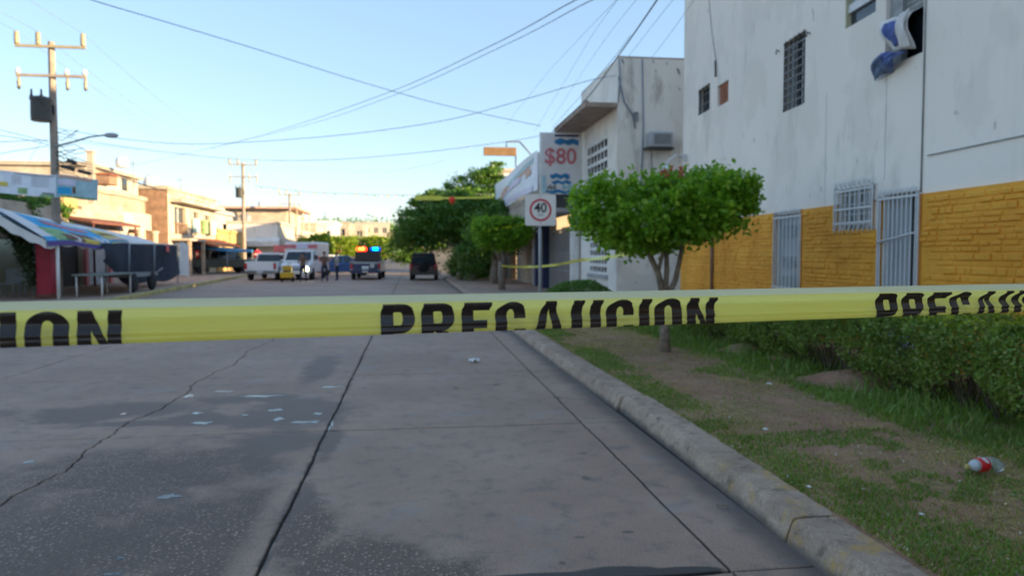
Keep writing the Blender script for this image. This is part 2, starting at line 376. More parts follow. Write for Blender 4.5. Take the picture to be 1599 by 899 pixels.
for li, (x0, x1, _, _) in enumerate(lanes):
    for k in range(len(Yj)-1):
        ya, yb = Yj[k], Yj[k+1]
        near = ya < 14 and li in (0, 1, 2, 3); n = 70 if near else 3
        g = .009 if li < 3 else .012; ca = wob(k*1.7+li, .006 if li == 1 else .012 if li == 2 else .003)
        gx0 = .006 if x0 == -.775 else .0025; gx1 = .006 if x1 == -.775 else .0025
        if x0 == 1.592: gx0 = .005
        if x1 == 1.592: gx1 = .006
        X0 = (lambda t: kerbL(t)) if x0 == -99 else (lambda t, x0=x0: x0+e_w[x0](t)); X1 = lambda t, x1=x1: x1+e_w[x1](t)
        out = []
        nn = 24 if near else 2
        for i in range(n): t = ya+(yb-ya)*i/n; out.append((X1(t)-gx1, t))
        for i in range(nn): u = i/nn; xx = X1(yb)+(X0(yb)-X1(yb))*u; out.append((xx, yb+wob((k+1)*1.7+li, .006 if li == 1 else .012 if li == 2 else .003)(xx)*1))
        for i in range(n): t = yb+(ya-yb)*i/n; out.append((X0(t)+gx0, t))
        for i in range(nn): u = i/nn; xx = X0(ya)+(X1(ya)-X0(ya))*u; out.append((xx, ya+ca(xx)))
        cxm, cym = sum(p[0] for p in out)/len(out), sum(p[1] for p in out)/len(out)
        def inset(p, d):
            x, y = p; ex = max(abs(x-cxm), .01); ey = max(abs(y-cym), .01)
            hx = (X1(y)-X0(y))/2; hy = (yb-ya)/2
            return (x-(d*(x-cxm)/hx if abs(x-cxm) > hx*.8 else 0), y-((d+(.010 if li == 1 else .003))*(y-cym)/hy if abs(y-cym) > hy*.8 else 0))
        o1 = [inset(p, g*.5) for p in out]; o2 = [inset(p, g*.5+.006) for p in out]
        N = len(out); m = MB()
        m.add([(*p, -.04) for p in o1]+[(*p, -.004) for p in o1]+[(*p, 0) for p in o2], [(i, (i+1) % N, N+(i+1) % N, N+i) for i in range(N)]+[(N+i, N+(i+1) % N, 2*N+(i+1) % N, 2*N+i) for i in range(N)]+[tuple(range(2*N, 3*N))])
        m.build('slab', 'road', road, fix=False)
m = MB(); m.add([(kerbL(70)-.2, 70.6, 0), (2.3, 70.6, 0), (2.3, 120, gz(120)), (kerbL(90)-.2, 120, gz(120))], [(0, 1, 2, 3)])
m.add([(kerbL(90)-.2, 120, gz(120)), (2.3, 120, gz(120)), (2.3, 700, gz(700)), (kerbL(90)-.2, 700, gz(700))], [(0, 1, 2, 3)])
tag(m.build('far_road', 'asphalt'), kind='structure')
m = MB()
gs = [(-14, 70), (70, 200), (200, 1500)]
for a, b_ in gs:
    zz = lambda y: gz(min(y, 400))-.06
    m.add([(-900, a, zz(a)), (900, a, zz(a)), (900, b_, zz(b_)), (-900, b_, zz(b_))], [(0, 1, 2, 3)])
m.add([(-900, -200, -.06), (900, -200, -.06), (900, -14, -.06), (-900, -14, -.06)], [(0, 1, 2, 3)])
tag(m.build('ground', 'scrub_ground'), kind='structure')
# puddles
pr = random.Random(3)
for (px, py, wpx, hpx) in [(435, 654, 15, 5), (479, 659, 44, 3.2), (431, 640, 22, 3), (497, 646, 13, 3.4), (315, 660.5, 30, 4), (307, 645, 16, 3), (405, 618.5, 60, 2.4), (515, 604, 34, 1.8), (295, 618, 14, 4), (263, 775, 34, 6), (46, 721, 16, 4), (193, 646, 8, 3), (187, 871, 12, 4), (176, 896, 30, 4), (383, 648, 12, 2), (517, 664, 5, 14), (350, 611, 30, 1.6)]:
    c = G(px, py); rx = (G(px+wpx/2, py)-c).length; ry = abs(G(px, py-hpx/2).y-c.y); s1 = pr.random()*9
    pts = [(c.x+rx*math.cos(a)*(1+.3*math.sin(3*a+s1)+.15*math.sin(7*a+s1*2)+.1*math.sin(13*a)), c.y+ry*math.sin(a)*(1+.35*math.sin(4*a+s1)+.2*math.sin(9*a+s1)), .0025) for a in [2*PI*i/44 for i in range(44)]]
    m = MB(); m.add(pts, [tuple(range(44))]); tag(m.build('puddle', 'water', fix=False), kind='structure')
# ================================================================== right kerb
def kerbR(y): return 2.03+(.06*math.exp(-((y-7)/2.5)**2))
kr = random.Random(31); kerb = thing('kerb', None, None); tag(kerb, kind='structure')
KJ = [-9, -5.6, -2.3, .5, 3.78, 7.28, 10.6]+[10.6+3.3*k for k in range(1, 15)]
for k in range(len(KJ)-1):
    a, b_ = KJ[k]+.009, KJ[k+1]-.009; off = rnd.uniform(-.015, .015) if k > 3 else 0; hz = rnd.uniform(-.008, .008)
    if k == 4: off = .012
    n = 110 if 2 < b_ and a < 11 else 24 if a < 20 else 5; rings = []
    for i in range(n+1):
        y = a+(b_-a)*i/n; x = kerbR(y)+off; q = .006*math.sin(y*5+k)+.004*math.sin(y*13+k)+.003*math.sin(y*37+k*2)+(kr.uniform(-.002, .002)-(.007 if kr.random() < .09 else 0) if n > 50 else 0); e = .012 if i in (0, n) else 0
        prof = [(0, -.05), (q*.5, .0), (.014+q, .05), (.034+q*.7, .105), (.046+q, .134+hz), (.055+q, .146+hz-e), (.07+q*.8, .151+hz-e), (.14, .153+hz-e), (.22, .153+hz-e), (.285+q*.5, .151+hz-e), (.30+q, .135+hz-e), (.305, -.05)]
        rings.append([(x+p, y, z) for p, z in prof])
    m = MB().loft(rings); m.sm = [False]*len(m.sm); m.build('kerb_stone', 'kerb', kerb)
mat('yellow_kerb', (.42, .33, .12), .8, .25, 2, dirt=(.3, .27, .24))
kl = thing('left_kerb', None, None); tag(kl, kind='structure')
for k in range(24):
    a, b_ = -4+3.2*k, -4+3.2*k+3.18
    m = MB(); m.loft([[(kerbL(y), y, -.05), (kerbL(y)-.02, y, .12), (kerbL(y)-.04, y, .15), (kerbL(y)-.2, y, .152), (kerbL(y)-.2, y, -.05)] for y in (a, b_)])
    m.build('kerb_stone', 'yellow_kerb' if a > 18 else 'kerb', kl)
m = MB()
for a, b_ in [(-14, 20), (20, 45), (45, 72)]:
    m.add([(-40, a, .145), (kerbL(a)-.2, a, .145), (kerbL(b_)-.2, b_, .145), (-40, b_, .145)], [(0, 1, 2, 3)])
tag(m.build('left_pavement', 'pavement'), kind='structure')
m = MB().box(2.34, 5.72, 19.0, 62, -.05, .152)
tag(m.build('right_pavement', 'pavement'), kind='structure')
# ================================================================== verge
def vz(x, y): return .135+.018*vnoise(x, y, 5, 1.2)+.012*vnoise(x, y, 8, 5.0)+.10*np.clip((x-4.6)/1.5, 0, 1)
nx, ny = 70, 300; gx = np.linspace(2.3, 7.6, nx); gy = np.linspace(-6, 19.0, ny); XX, YY = np.meshgrid(gx, gy)
V = np.stack([XX.ravel(), YY.ravel(), vz(XX, YY).ravel()], 1)
i = (np.arange(ny-1)[:, None]*nx+np.arange(nx-1)[None, :]).ravel()
o = npmesh('verge', V, np.stack([i, i+1, i+nx+1, i+nx], 1), 'dirt'); tag(o, kind='structure')
def blades(name, n, dens, hmin, hmax, m, seed, y0=2.2, y1=18.5, wd=.006):
    r = np.random.default_rng(seed); y = y0+(y1-y0)*r.random(n*3)**1.7; x = r.uniform(2.36, 5.6, n*3)
    k = r.random(n*3) < dens(x, y); x, y = x[k][:n], y[k][:n]; n = len(x)
    h = r.uniform(hmin, hmax, n)*(1+(x > 4.1)*.9); a = r.uniform(0, 2*PI, n); ln = r.uniform(.1, .9, n)*h; w_ = wd*(1+y*.12)*r.uniform(.6, 1.3, n)
    z = vz(x, y)-.003; dx, dy = np.cos(a), np.sin(a); b = r.uniform(0, 2*PI, n); lx, ly = np.cos(b)*ln, np.sin(b)*ln
    p = lambda X_, Y_, Z_: np.stack([X_, Y_, Z_], 1)
    V = np.stack([p(x-dx*w_/2, y-dy*w_/2, z), p(x+dx*w_/2, y+dy*w_/2, z), p(x+lx*.4+dx*w_*.35, y+ly*.4+dy*w_*.35, z+h*.6), p(x+lx*.4-dx*w_*.35, y+ly*.4-dy*w_*.35, z+h*.6), p(x+lx, y+ly, z+h*.95)], 1).reshape(-1, 3)
    i = np.arange(n)*5; Fq = np.stack([np.stack([i, i+1, i+2], 1), np.stack([i, i+2, i+3], 1), np.stack([i+3, i+2, i+4], 1)], 1).reshape(-1, 3)
    return tag(npmesh(name, V, Fq, m), kind='stuff')
def dgreen(x, y):
    n = vnoise(x, y, 21, 1.5); path = np.exp(-((x-(3.35+.12*np.sin(y*.7)))/.5)**2); lush = np.clip((x-3.95-.2*n)/.35, 0, 1)
    fr = np.exp(-((x-2.66)/.40)**2)
    d = .75*lush+.8*fr*(n > -.55)+.5*(n > .45)-1.15*path*(n < .75)
    n2 = vnoise(x, y, 77, 3.2); d = np.where((y < 5.6) & (x > 2.4) & (n2 > .05) & (x < 3.9), np.maximum(d, .55), d); d = d*np.where(n2 < -.35, .25, 1)
    return np.clip(d, .012, 1)
def ddry(x, y):
    n = vnoise(x, y, 33, 1.9); return np.clip(.10+.5*(n > 0)+.3*(y < 5)+.3*np.exp(-((x-2.7)/.4)**2)-.3*np.exp(-((x-3.4)/.45)**2), .02, .8)
blades('grass', 120000, dgreen, .012, .04, 'blade', 1)
blades('dry_grass', 105000, ddry, .006, .022, 'blade_dry', 2, wd=.005)
blades('tall_grass', 9000, lambda x, y: np.clip((x-4.2)/.5, 0, 1)*(vnoise(x, y, 40, 2) > -.3), .05, .11, 'blade', 3, wd=.008)
# fallen leaves and crumbs on the soil
r = np.random.default_rng(5); n = 5200; y = 2.3+12*r.random(n)**1.5; x = r.uniform(2.36, 4.9, n)
V, Fq = leaves(np.stack([x, y, vz(x, y)+.012], 1), np.full(n, .024), up=1.0)
V[:, 2] = np.minimum(V[:, 2], np.repeat(vz(x, y), 4)+.02); tag(npmesh('leaf_litter', V, Fq, 'leaf_litter'), kind='stuff')
m = MB()
for k in range(160):
    y = 2.4+10*rnd.random()**1.4; x = rnd.uniform(2.4, 4.6); s = rnd.uniform(.006, .017); z = float(vz(np.array(x), np.array(y)))
    m.add([(x-s, y, z), (x, y-s, z), (x+s, y, z), (x, y+s*.8, z), (x+s*.2, y, z+s*.8)], [(0, 1, 4), (1, 2, 4), (2, 3, 4), (3, 0, 4)])
tag(m.build('pebbles', 'rock'), kind='stuff')
# ================================================================== hedge
hedge = thing('hedge', 'long ragged clipped hedge between the grass and the orange wall', 'hedge', (5.2, 8, .15))
def hedge_pts(n, seed):
    r = np.random.default_rng(seed); y = -2+15.2*r.random(n)**1.15; u = r.random(n)
    top = 1.03+.05*vnoise(y*1.0, y*0, 3, 1.6); front = 4.72+.10*vnoise(y, y*0+5, 4, 2.0)+.0*y; back = front+.95
    top = np.where(y > 9.3, top-.12, top)
    side = r.random(n); x = np.empty(n); z = np.empty(n); d = np.abs(r.normal(0, .07, n))
    f = side < .6; x[f] = (front+d)[f]; zz = r.random(n)**.8; z[f] = (.22+(top-.22)*zz)[f]
    t = (side >= .6) & (side < .88); x[t] = (front+(back-front)*u)[t]; z[t] = (top-d)[t]
    q = side >= .88; x[q] = (front+(back-front)*u)[q]; z[q] = (.4+(top-.4)*zz)[q]
    # rounded upper edge, sloping in lower skirt and clumps
    edge = np.clip((z-top+.2)/.2, 0, 1); x += (x < front+.2)*edge**2*.12
    x += (z < .5)*(.5-z)*.35
    x += .07*vnoise(y*1.2, z*2+x, 9, 4.0); z += .02*vnoise(y, x, 12, 6.0)
    # gaps low down
    lowlim = .36+.14*vnoise(y, y*0, 17, 2.3)+.28*np.exp(-((y-8.0)/.38)**2)+.22*np.exp(-((y-9.9)/.3)**2)+.2*np.exp(-((y-5.85)/.22)**2)
    k = (z > lowlim+r.normal(0, .05, n)) & (vnoise(y*1.1, z*1.6, 23, 5.0)+r.normal(0, .25, n) > -.62)
    return np.stack([x, y, z], 1)[k]
Pn = hedge_pts(150000, 1); V, Fq = leaves(Pn, np.full(len(Pn), .034)*(1+Pn[:, 1]*.035), up=.4, asp=.55)
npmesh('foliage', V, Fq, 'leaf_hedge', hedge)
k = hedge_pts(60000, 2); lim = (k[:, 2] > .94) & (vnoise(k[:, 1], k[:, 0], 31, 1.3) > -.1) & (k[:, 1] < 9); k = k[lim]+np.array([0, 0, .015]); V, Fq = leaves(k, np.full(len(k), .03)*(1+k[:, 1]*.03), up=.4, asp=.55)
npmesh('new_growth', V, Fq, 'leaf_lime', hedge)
m = MB(); r = random.Random(8)
for k in range(230):
    y = -2+15*r.random(); x = 5.15+r.uniform(-.16, .25); z0 = .15
    for j in range(2):
        dx, dy = r.uniform(-.42, .3), r.uniform(-.25, .25); m.tube([(x, y, z0-.02), (x+dx*.3, y+dy*.4, z0+.25), (x+dx, y+dy, z0+r.uniform(.5, .8))], [.011, .008, .003], 4, False)
tag(m.build('stems', 'twig', hedge), kind='stuff')
m = MB()
for k in range(300):
    y = -1+13.5*r.random(); x = 4.75+r.uniform(-.02, .4); z = r.uniform(.2, .55); a = r.uniform(0, 6.28)
    m.tube([(x, y, z), (x+.08*math.cos(a), y+.08*math.sin(a), z+.06), (x+.13*math.cos(a), y+.17*math.sin(a), z+.16)], [.003, .002, .001], 3, False)
tag(m.build('twigs', 'twig', hedge), kind='stuff')
# earth mounds in the gaps of the hedge
for (px, py, rr, hh, lab) in [(1290, 592, .6, .13, 'low brown earth mound in the widest gap under the hedge'), (1190, 560, .35, .10, 'small brown earth mound under the hedge behind the litter'), (1128, 545, .4, .12, 'small brown earth mound nearest the tree trunk under the hedge')]:
    c = G(px, py, .2); m = MB()
    m.grid(lambda u, v: (c.x+.35+rr*v*math.cos(u*2*PI)*(1+.12*math.sin(u*19)), c.y+rr*1.1*v*math.sin(u*2*PI)*(1+.1*math.sin(u*31)), .13+hh*(1-v**2)**1.5*(1+.1*math.sin(u*25+v*9))+.025), 24, 7)
    o = m.build('earth_mound', 'dirt'); tag(o, lab, 'mound', 'earth mounds under the hedge')
# ================================================================== caution tape in the foreground
b = NB('tape_yellow'); b.col(b.mix(b.ramp(b.noise(3, 3), .3, .7), (.98, .90, .26), (.98, .93, .34))); b.rough(.16); b.b.inputs['Coat Weight'].default_value = .6; b.b.inputs['Coat Roughness'].default_value = .08
tr = b.n('ShaderNodeBsdfTranslucent'); tr.inputs[0].default_value = (.98, .92, .28, 1); mx = b.n('ShaderNodeMixShader'); mx.inputs[0].default_value = .6
b.bump(b.math('ADD', b.noise(1.2, 4, .6, stretch=(1.2, 1.2, 170)), b.math('MULTIPLY', b.noise(9, 3, stretch=(1, 1, 14), seed=4), .35)), .9, .003)
b.t.links.new(b.b.outputs[0], mx.inputs[1]); b.t.links.new(tr.outputs[0], mx.inputs[2]); b.t.links.new(mx.outputs[0], b.out.inputs[0]); M['tape'] = b.m
mat('tape_ink', (.022, .015, .012), .22, .3, 20, 0)
E1, E2 = .86, 1.32
def cpt(px, py, d): return Vector((0, 0, H))+ray(px, py)*d
TL, TR = cpt(0, 508, E1), cpt(1599, 465.5, E2)
TD = (TR-TL); TLEN = TD.length; TU = TD.normalized(); TN = Vector((TU.y, -TU.x, 0)).normalized()   # towards the camera
if TN.y > 0: TN = -TN
TW = TN.cross(TU) if (TN.cross(TU)).z > 0 else TU.cross(TN)
prof = [(7, 27.0), (4.2, 23.5), (2.2, 19.5), (.4, 16.6), (-.9, 14.2), (-1.1, 11.5), (.1, 8.0), (1.7, 3.5), (2.6, -1), (2.3, -6), (.6, -11), (-.9, -14), (-.3, -16.5), (.1, -18.5), (-.7, -21), (-.2, -24), (1.8, -26.5), (4, -26.3), (7, -23), (9, -15), (9.5, -5), (9.8, 8)]
arc = [0]
for (a, c), (e, f) in zip(prof, prof[1:]): arc.append(arc[-1]+math.hypot(e-a, f-c))
def pf(t):
    t = max(0, min(arc[-1]-1e-6, t))
    for i in range(len(arc)-1):
        if t <= arc[i+1]: break
    p0, p1, p2, p3 = [prof[max(0, min(len(prof)-1, i+j))] for j in (-1, 0, 1, 2)]; q = (t-arc[i])/(arc[i+1]-arc[i])
    cr = lambda a, b_, c, d: .5*((2*b_)+(-a+c)*q+(2*a-5*b_+4*c-d)*q*q+(-a+3*b_-3*c+d)*q**3)
    return cr(p0[0], p1[0], p2[0], p3[0]), cr(p0[1], p1[1], p2[1], p3[1])
def tape_pt(s, t, lift=0.0):
    d, h = pf(t); d2, h2 = pf(min(t+.6, arc[-1])); L = math.hypot(d2-d, h2-h) or 1
    nd, nh = (h2-h)/L, -(d2-d)/L
    u = s/TLEN; amp = 1+.55*max(0, min(1.6, (u-.7)/.25)); d = d*amp if t < arc[16] else d
    d += .7*math.sin(s*5.1+h*.13)+.5*math.sin(s*13+h*.3+1)+.25*math.sin(s*31+h*.5)
    h = h*(1-.06*max(0, u-.0))+.25*math.sin(s*4.3+1)
    return TL+TU*s-TN*((d+nd*lift)/1000)+TW*((h+nh*lift)/1000)
tape = thing('caution_tape', 'yellow plastic caution tape with black lettering stretched across the near foreground', 'tape', TL)
NS, NT = 900, 120; S0, S1 = -3.2, 4.6
# dense in view, sparser outside
ss = list(np.linspace(S0, -.05, 120, endpoint=False))+list(np.linspace(-.05, TLEN+.1, 620, endpoint=False))+list(np.linspace(TLEN+.1, S1, 120))
vv = []; 
for s_ in ss:
    for j in range(NT+1): vv.append(tuple(tape_pt(s_, arc[-1]*j/NT)))
W_ = NT+1; ff = [(i*W_+j, (i+1)*W_+j, (i+1)*W_+j+1, i*W_+j+1) for i in range(len(ss)-1) for j in range(NT)]
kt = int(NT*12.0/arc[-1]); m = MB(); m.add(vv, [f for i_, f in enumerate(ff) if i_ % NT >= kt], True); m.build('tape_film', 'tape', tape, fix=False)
b = NB('tape_edge_sheen'); b.col((.90, .90, .58)); b.rough(.12); b.b.inputs['Coat Weight'].default_value = 1; b.bump(b.noise(1.2, 4, .6, stretch=(1.2, 1.2, 200), seed=2), .5, .002)  # pale colour stands in for sky sheen on the upturned flap
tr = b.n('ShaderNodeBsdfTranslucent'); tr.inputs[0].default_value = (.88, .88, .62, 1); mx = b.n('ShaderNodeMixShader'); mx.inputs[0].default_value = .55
b.t.links.new(b.b.outputs[0], mx.inputs[1]); b.t.links.new(tr.outputs[0], mx.inputs[2]); b.t.links.new(mx.outputs[0], b.out.inputs[0]); M['tape_edge_sheen'] = b.m
m = MB(); m.add(vv, [f for i_, f in enumerate(ff) if i_ % NT < kt], True); m.build('sheen_edge', 'tape_edge_sheen', tape, fix=False)
def ring(cx, cy, rx, ry, ix, iy, a0, a1): return lambda u, v: (cx+math.cos(a0+(a1-a0)*u)*(rx+(ix-rx)*v), cy+math.sin(a0+(a1-a0)*u)*(ry+(iy-ry)*v))
def quad(a, b_, c, d): return lambda u, v: tuple((a[i]*(1-u)+b_[i]*u)*(1-v)+(d[i]*(1-u)+c[i]*u)*v for i in (0, 1))
def rc(x0, y0, x1, y1): return quad((x0, y0), (x1, y0), (x1, y1), (x0, y1))
s_ = .235; T_ = .18
GL = {'I': (.235, [rc(0, 0, s_, 1)]),
 'P': (.64, [rc(0, 0, s_, 1), rc(s_, 1-T_, .36, 1), rc(s_, .36, .36, .36+T_), ring(.36, .68, .28, .32, .05, .14, -PI/2, PI/2)]),
 'R': (.66, [rc(0, 0, s_, 1), rc(s_, 1-T_, .36, 1), rc(s_, .38, .36, .38+T_), ring(.36, .69, .28, .31, .05, .13, -PI/2, PI/2), quad((.42, 0), (.67, 0), (.5, .38), (.27, .38))]),
 'E': (.55, [rc(0, 0, s_, 1), rc(s_, 1-T_, .55, 1), rc(s_, .42, .5, .42+T_), rc(s_, 0, .55, T_)]),
 'C': (.62, [rc(0, .3, s_, .7), ring(.31, .7, .31, .3, .075, .13, 0.0, PI), ring(.31, .3, .31, .3, .075, .13, PI, 2*PI), rc(.385, .62, .62, .7), rc(.385, .3, .62, .38)]),
 'O': (.64, [rc(0, .3, s_, .7), rc(.64-s_, .3, .64, .7), ring(.32, .7, .32, .3, .085, .13, 0, PI), ring(.32, .3, .32, .3, .085, .13, PI, 2*PI)]),
 'U': (.64, [rc(0, .3, s_, 1), rc(.64-s_, .3, .64, 1), ring(.32, .3, .32, .3, .085, .13, PI, 2*PI)]),
 'A': (.72, [quad((0, 0), (.22, 0), (.36, .82), (.25, 1)), quad((.50, 0), (.72, 0), (.47, 1), (.36, .82)), quad((.25, 1), (.36, .82), (.36, .82), (.47, 1)), rc(.2, .2, .52, .35)]),
 'N': (.66, [rc(0, 0, .21, 1), rc(.45, 0, .66, 1), quad((.21, .62), (.45, .05), (.45, .38), (.21, 1))])}
LH = 66.0; T0 = 14.5                                       # letter height and top margin along the film, mm
def lat(s, t):
    u = s/TLEN; A = .001+.004*max(0, min(1, u/.65))+.006*max(0, min(1, (u-.75)/.2)); tt = t-T0
    return A*(.5-1/(1+math.exp(-(tt-7)/1.6)))
def word(txt, s0, s1):
    tot = sum(GL[c][0] for c in txt); gap = .115; tot += gap*(len(txt)-1); sc = (s1-s0)/tot; x = s0; m = MB()
    for c in txt:
        wc, parts = GL[c]
        for fn in parts:
            def f(u, v, fn=fn):
                a, b_ = fn(u, v); t = T0+(1-b_)*LH; s = x+a*sc; return tape_pt(s+lat(s, t), t, .38)
            m.grid(f, 20, 44)
        x += (wc+gap)*sc
    m.build('lettering', 'tape_ink', tape, fix=False)
def spx(px):                                               # distance along the tape that shows at this column
    r_ = ray(px, 490); a = Vector((r_.x, r_.y)); A = np.array([[a.x, -TU.x], [a.y, -TU.y]]); return float(np.linalg.solve(A, np.array([TL.x, TL.y]))[1])
sa, sb, sc_, sd_ = spx(190), spx(596), spx(1118), spx(1370); wl = sc_-sb; pitch_ = sd_-sb
word('PRECAUCION', sb, sc_); word('PRECAUCION', sa-wl, sa); word('PRECAUCION', sd_, sd_+wl)
for k in (1, 2): word('PRECAUCION', sa-wl-pitch_*k, sa-pitch_*k)
for k in (1, 2): word('PRECAUCION', sd_+pitch_*k, sd_+wl+pitch_*k)
# ================================================================== tree builders
def tree(name, label, x, y, trunks, crown, m, n, lsz, bark='bark', group=None, cat='tree', z0=.15, lump=.16, shell=.6, asp=.5, part2=None, base=None):
    """crown: list of ellipsoids (cx,cy,cz,rx,ry,rz)"""
    t = thing(name, label, cat, (x, y, z0), group=group); mb = MB()
    for pts, rad in trunks: mb.tube([(x+a, y+b_, z0+c) for a, b_, c in pts], rad, 8)
    mb.build('trunk', bark, t)
    vol = [c[3]*c[4]+c[4]*c[5]+c[3]*c[5] for c in crown]; tot = sum(vol); P_ = []
    for c, v_ in zip(crown, vol):
        k = int(n*v_/tot); nc = max(12, k//75); d = npr.normal(size=(nc, 3)); d /= np.linalg.norm(d, axis=1)[:, None]
        cc = np.array(c[:3])+d*np.array(c[3:6])*(.62+.42*npr.random(nc))[:, None]; w_ = npr.integers(0, nc, k); sz = .17*min(c[3:6])*npr.uniform(.6, 1.5, nc)
        P_.append(cc[w_]+npr.normal(size=(k, 3))*sz[w_][:, None]*np.array([1.25, 1.25, .6]))
    P_ = np.concatenate(P_)+np.array([x, y, z0]); V, Fq = leaves(P_, np.full(len(P_), lsz), up=.3, asp=asp); npmesh('crown', V, Fq, m, t)
    if part2: part2(t)
    return t
def topiary(label, x, y, rx, ry, za, zb, n, lsz, trunks, seed=1, group=None, m='leaf_topiary', z0=.15, bark='bark_pale', lim=False):
    t = thing('topiary_tree', label, 'tree', (x, y, z0), group=group); mb = MB()
    for pts, rad in trunks: mb.tube([(x+a, y+b_, z0+c) for a, b_, c in pts], rad, 9)
    mb.build('trunk', bark, t)
    r = np.random.default_rng(seed); nc = 230; ni = n//8
    def shell(d, rr):
        p = 4.2; L = (np.abs(d[:, 0])**p+np.abs(d[:, 1])**p+np.abs(d[:, 2])**p)**(-1/p)
        return d*(L*rr)[:, None]*np.array([rx, ry, (zb-za)/2])+np.array([x, y, (za+zb)/2])
    unit = lambda k: (lambda d: d/np.linalg.norm(d, axis=1)[:, None])(r.normal(size=(k, 3)))
    dc = unit(nc); Cc = shell(dc, .90+.10*vnoise(dc[:, 0]*3+dc[:, 1], dc[:, 2]*3-dc[:, 1]*2, seed+60, 2.0)+r.normal(0, .035, nc)); cs = .095*rx/1.3*r.uniform(.6, 1.35, nc)
    w_ = r.integers(0, nc, n-ni); Pt = Cc[w_]+r.normal(size=(n-ni, 3))*cs[w_][:, None]*np.array([1, 1, .8]); Pt = np.concatenate([Pt, shell(unit(ni), .35+.5*r.random(ni))])
    n = len(Pt)
    Pt[:, 0] -= .10*(rx/1.27)*(lsz < .11); Pt[:, 2] += .07*(zb-za)*np.sin(Pt[:, 0]*2.1+seed)+.03*(Pt[:, 0]-x)
    V, Fq = leaves(Pt, np.full(n, lsz), up=.5, asp=.62); npmesh('crown', V, Fq, m, t)
    # new shoots sticking out of the clipped top
    k = 40; mb = MB(); vs = []
    sh = []
    for q in range(k):
        a = r.uniform(0, 2*PI); rr_ = r.uniform(.2, .95); sx, sy = x+rx*rr_*math.cos(a), y+ry*rr_*math.sin(a); hh = r.uniform(.06, .2)
        top = zb-.12*(rr_**3)*(zb-za)*.8; nl = 7
        for j in range(nl): sh.append((sx+r.normal(0, .03), sy+r.normal(0, .03), top+hh*j/nl))
    sh = np.array(sh); V, Fq = leaves(sh, np.full(len(sh), lsz*.85), up=.2, asp=.55); tag(npmesh('shoots', V, Fq, m, t), kind='stuff')
    return t
t1 = topiary('clipped flat-topped street tree with three pale stems in front of the white building', 3.75, 10.55, 1.25, .95, 1.78, 2.72, 16500, .10,
    [([(0, 0, -.05), (-.02, 0, .4), (-.03, 0, .85)], [.085, .07, .066]), ([(-.04, 0, .8), (-.12, 0, 1.15), (-.3, .05, 1.55), (-.45, .1, 1.95)], [.055, .045, .04, .03]),
     ([(-.02, 0, .8), (.02, .03, 1.2), (0, .05, 1.9)], [.05, .038, .03]), ([(0, 0, .78), (.13, -.03, 1.05), (.24, -.05, 1.6), (.36, 0, 1.95)], [.05, .04, .035, .028]), ([(-.12, 0, 1.2), (-.08, -.1, 1.5), (.02, -.1, 1.9)], [.03, .025, .02])], seed=4)
m = MB()
for k in range(22):
    c = AY(1050+rnd.uniform(-17, 17), 268+rnd.uniform(-8, 8), 9.75); m.lathe((c.x, c.y, c.z), [(.002, -.02), (.02, -.005), (.018, .012), (.002, .02)], 6)
mat('faded_red', (.42, .10, .06), .8); tag(m.build('flowers', 'faded_red', t1), kind='stuff')
t2 = topiary('small clipped street tree with pale trunk beside the parade of shops', 3.6, 29.5, 1.12, 1.0, 1.86, 3.02, 11000, .12,
    [([(0, 0, -.05), (0, 0, .8), (.05, 0, 1.3), (-.1, 0, 2)], [.15, .13, .12, .08]), ([(0, 0, 1.0), (.35, .1, 1.7), (.6, .1, 2.1)], [.09, .07, .05]), ([(0, 0, 1.1), (-.4, -.1, 1.8), (-.6, 0, 2.1)], [.08, .06, .04])], seed=9)
# low rounded bush beyond the first tree
bush = thing('bush', 'low rounded dark green clipped bush in front of the two-storey white house', 'bush', (4.0, 17.2, .15))
d = npr.normal(size=(9000, 3)); d /= np.linalg.norm(d, axis=1)[:, None]; d[:, 2] = np.abs(d[:, 2]); rr = np.clip(1-np.abs(npr.normal(0, .1, 9000)), .3, 1)*(1+.05*vnoise(d[:, 0]*4, d[:, 1]*4, 3, 2))
V, Fq = leaves(np.array([3.98, 17.2, .15])+d*rr[:, None]*np.array([1.03, .9, .84]), np.full(9000, .06), up=.5); npmesh('foliage', V, Fq, 'leaf_bush', bush)
m = MB(); [m.tube([(3.98, 17.2, .1), (3.98+.6*math.cos(a), 17.2+.6*math.sin(a), .6)], .02, 5) for a in (0, 1, 2, 3, 4, 5)]; m.build('stems', 'twig', bush)
# ================================================================== big white building
A_W = math.radians(4.0); BC = Vector((7.0, 18.5, 0))
bld = thing('apartment_building', 'tall white painted apartment building with orange brick base and barred windows', 'building', BC, -A_W)
ua = Vector((math.sin(A_W), math.cos(A_W))); ux = Vector((math.cos(A_W), -math.sin(A_W)))
def WL(px, py):
    r_ = ray(px, py); t = (BC.x*ux.x+BC.y*ux.y)/(r_.x*ux.x+r_.y*ux.y); p = Vector((r_.x*t-BC.x, r_.y*t-BC.y)); return p.dot(ua), H+r_.z*t
def hole(l, r_, top, bot):
    y1, zt = WL(l, top); _, zb = WL(l, bot); y0, _ = WL(r_, top); return [y0, y1, zb, zt]
hs = dict(w1=hole(1090.6, 1108.5, 142, 181), w2=hole(1120.5, 1137.5, 135.5, 167.7), w3=hole(1224, 1258, 68.5, 175.8), w4=hole(1321, 1368.5, -30, 45.6), w5=hole(1385, 1444, -44, 106),
          g1=hole(1213.5, 1254, 336, 420), g2=hole(1310, 1366, 297, 360), g3=hole(1380, 1440, 305, 420))
hs['g1'][2] = .18; hs['g3'][2] = .18
print('HOLES', hs)
LB = 30.0; ZB = 11.6
def toU(h): return (h[0]+LB, h[1]+LB, h[2], h[3])         # along-wall coordinate starting at the near end
m = MB(); wall(m, (0, -LB, 0), (0, 1, 0), (-1, 0, 0), LB, ZB, [toU(h) for h in hs.values()], .16)
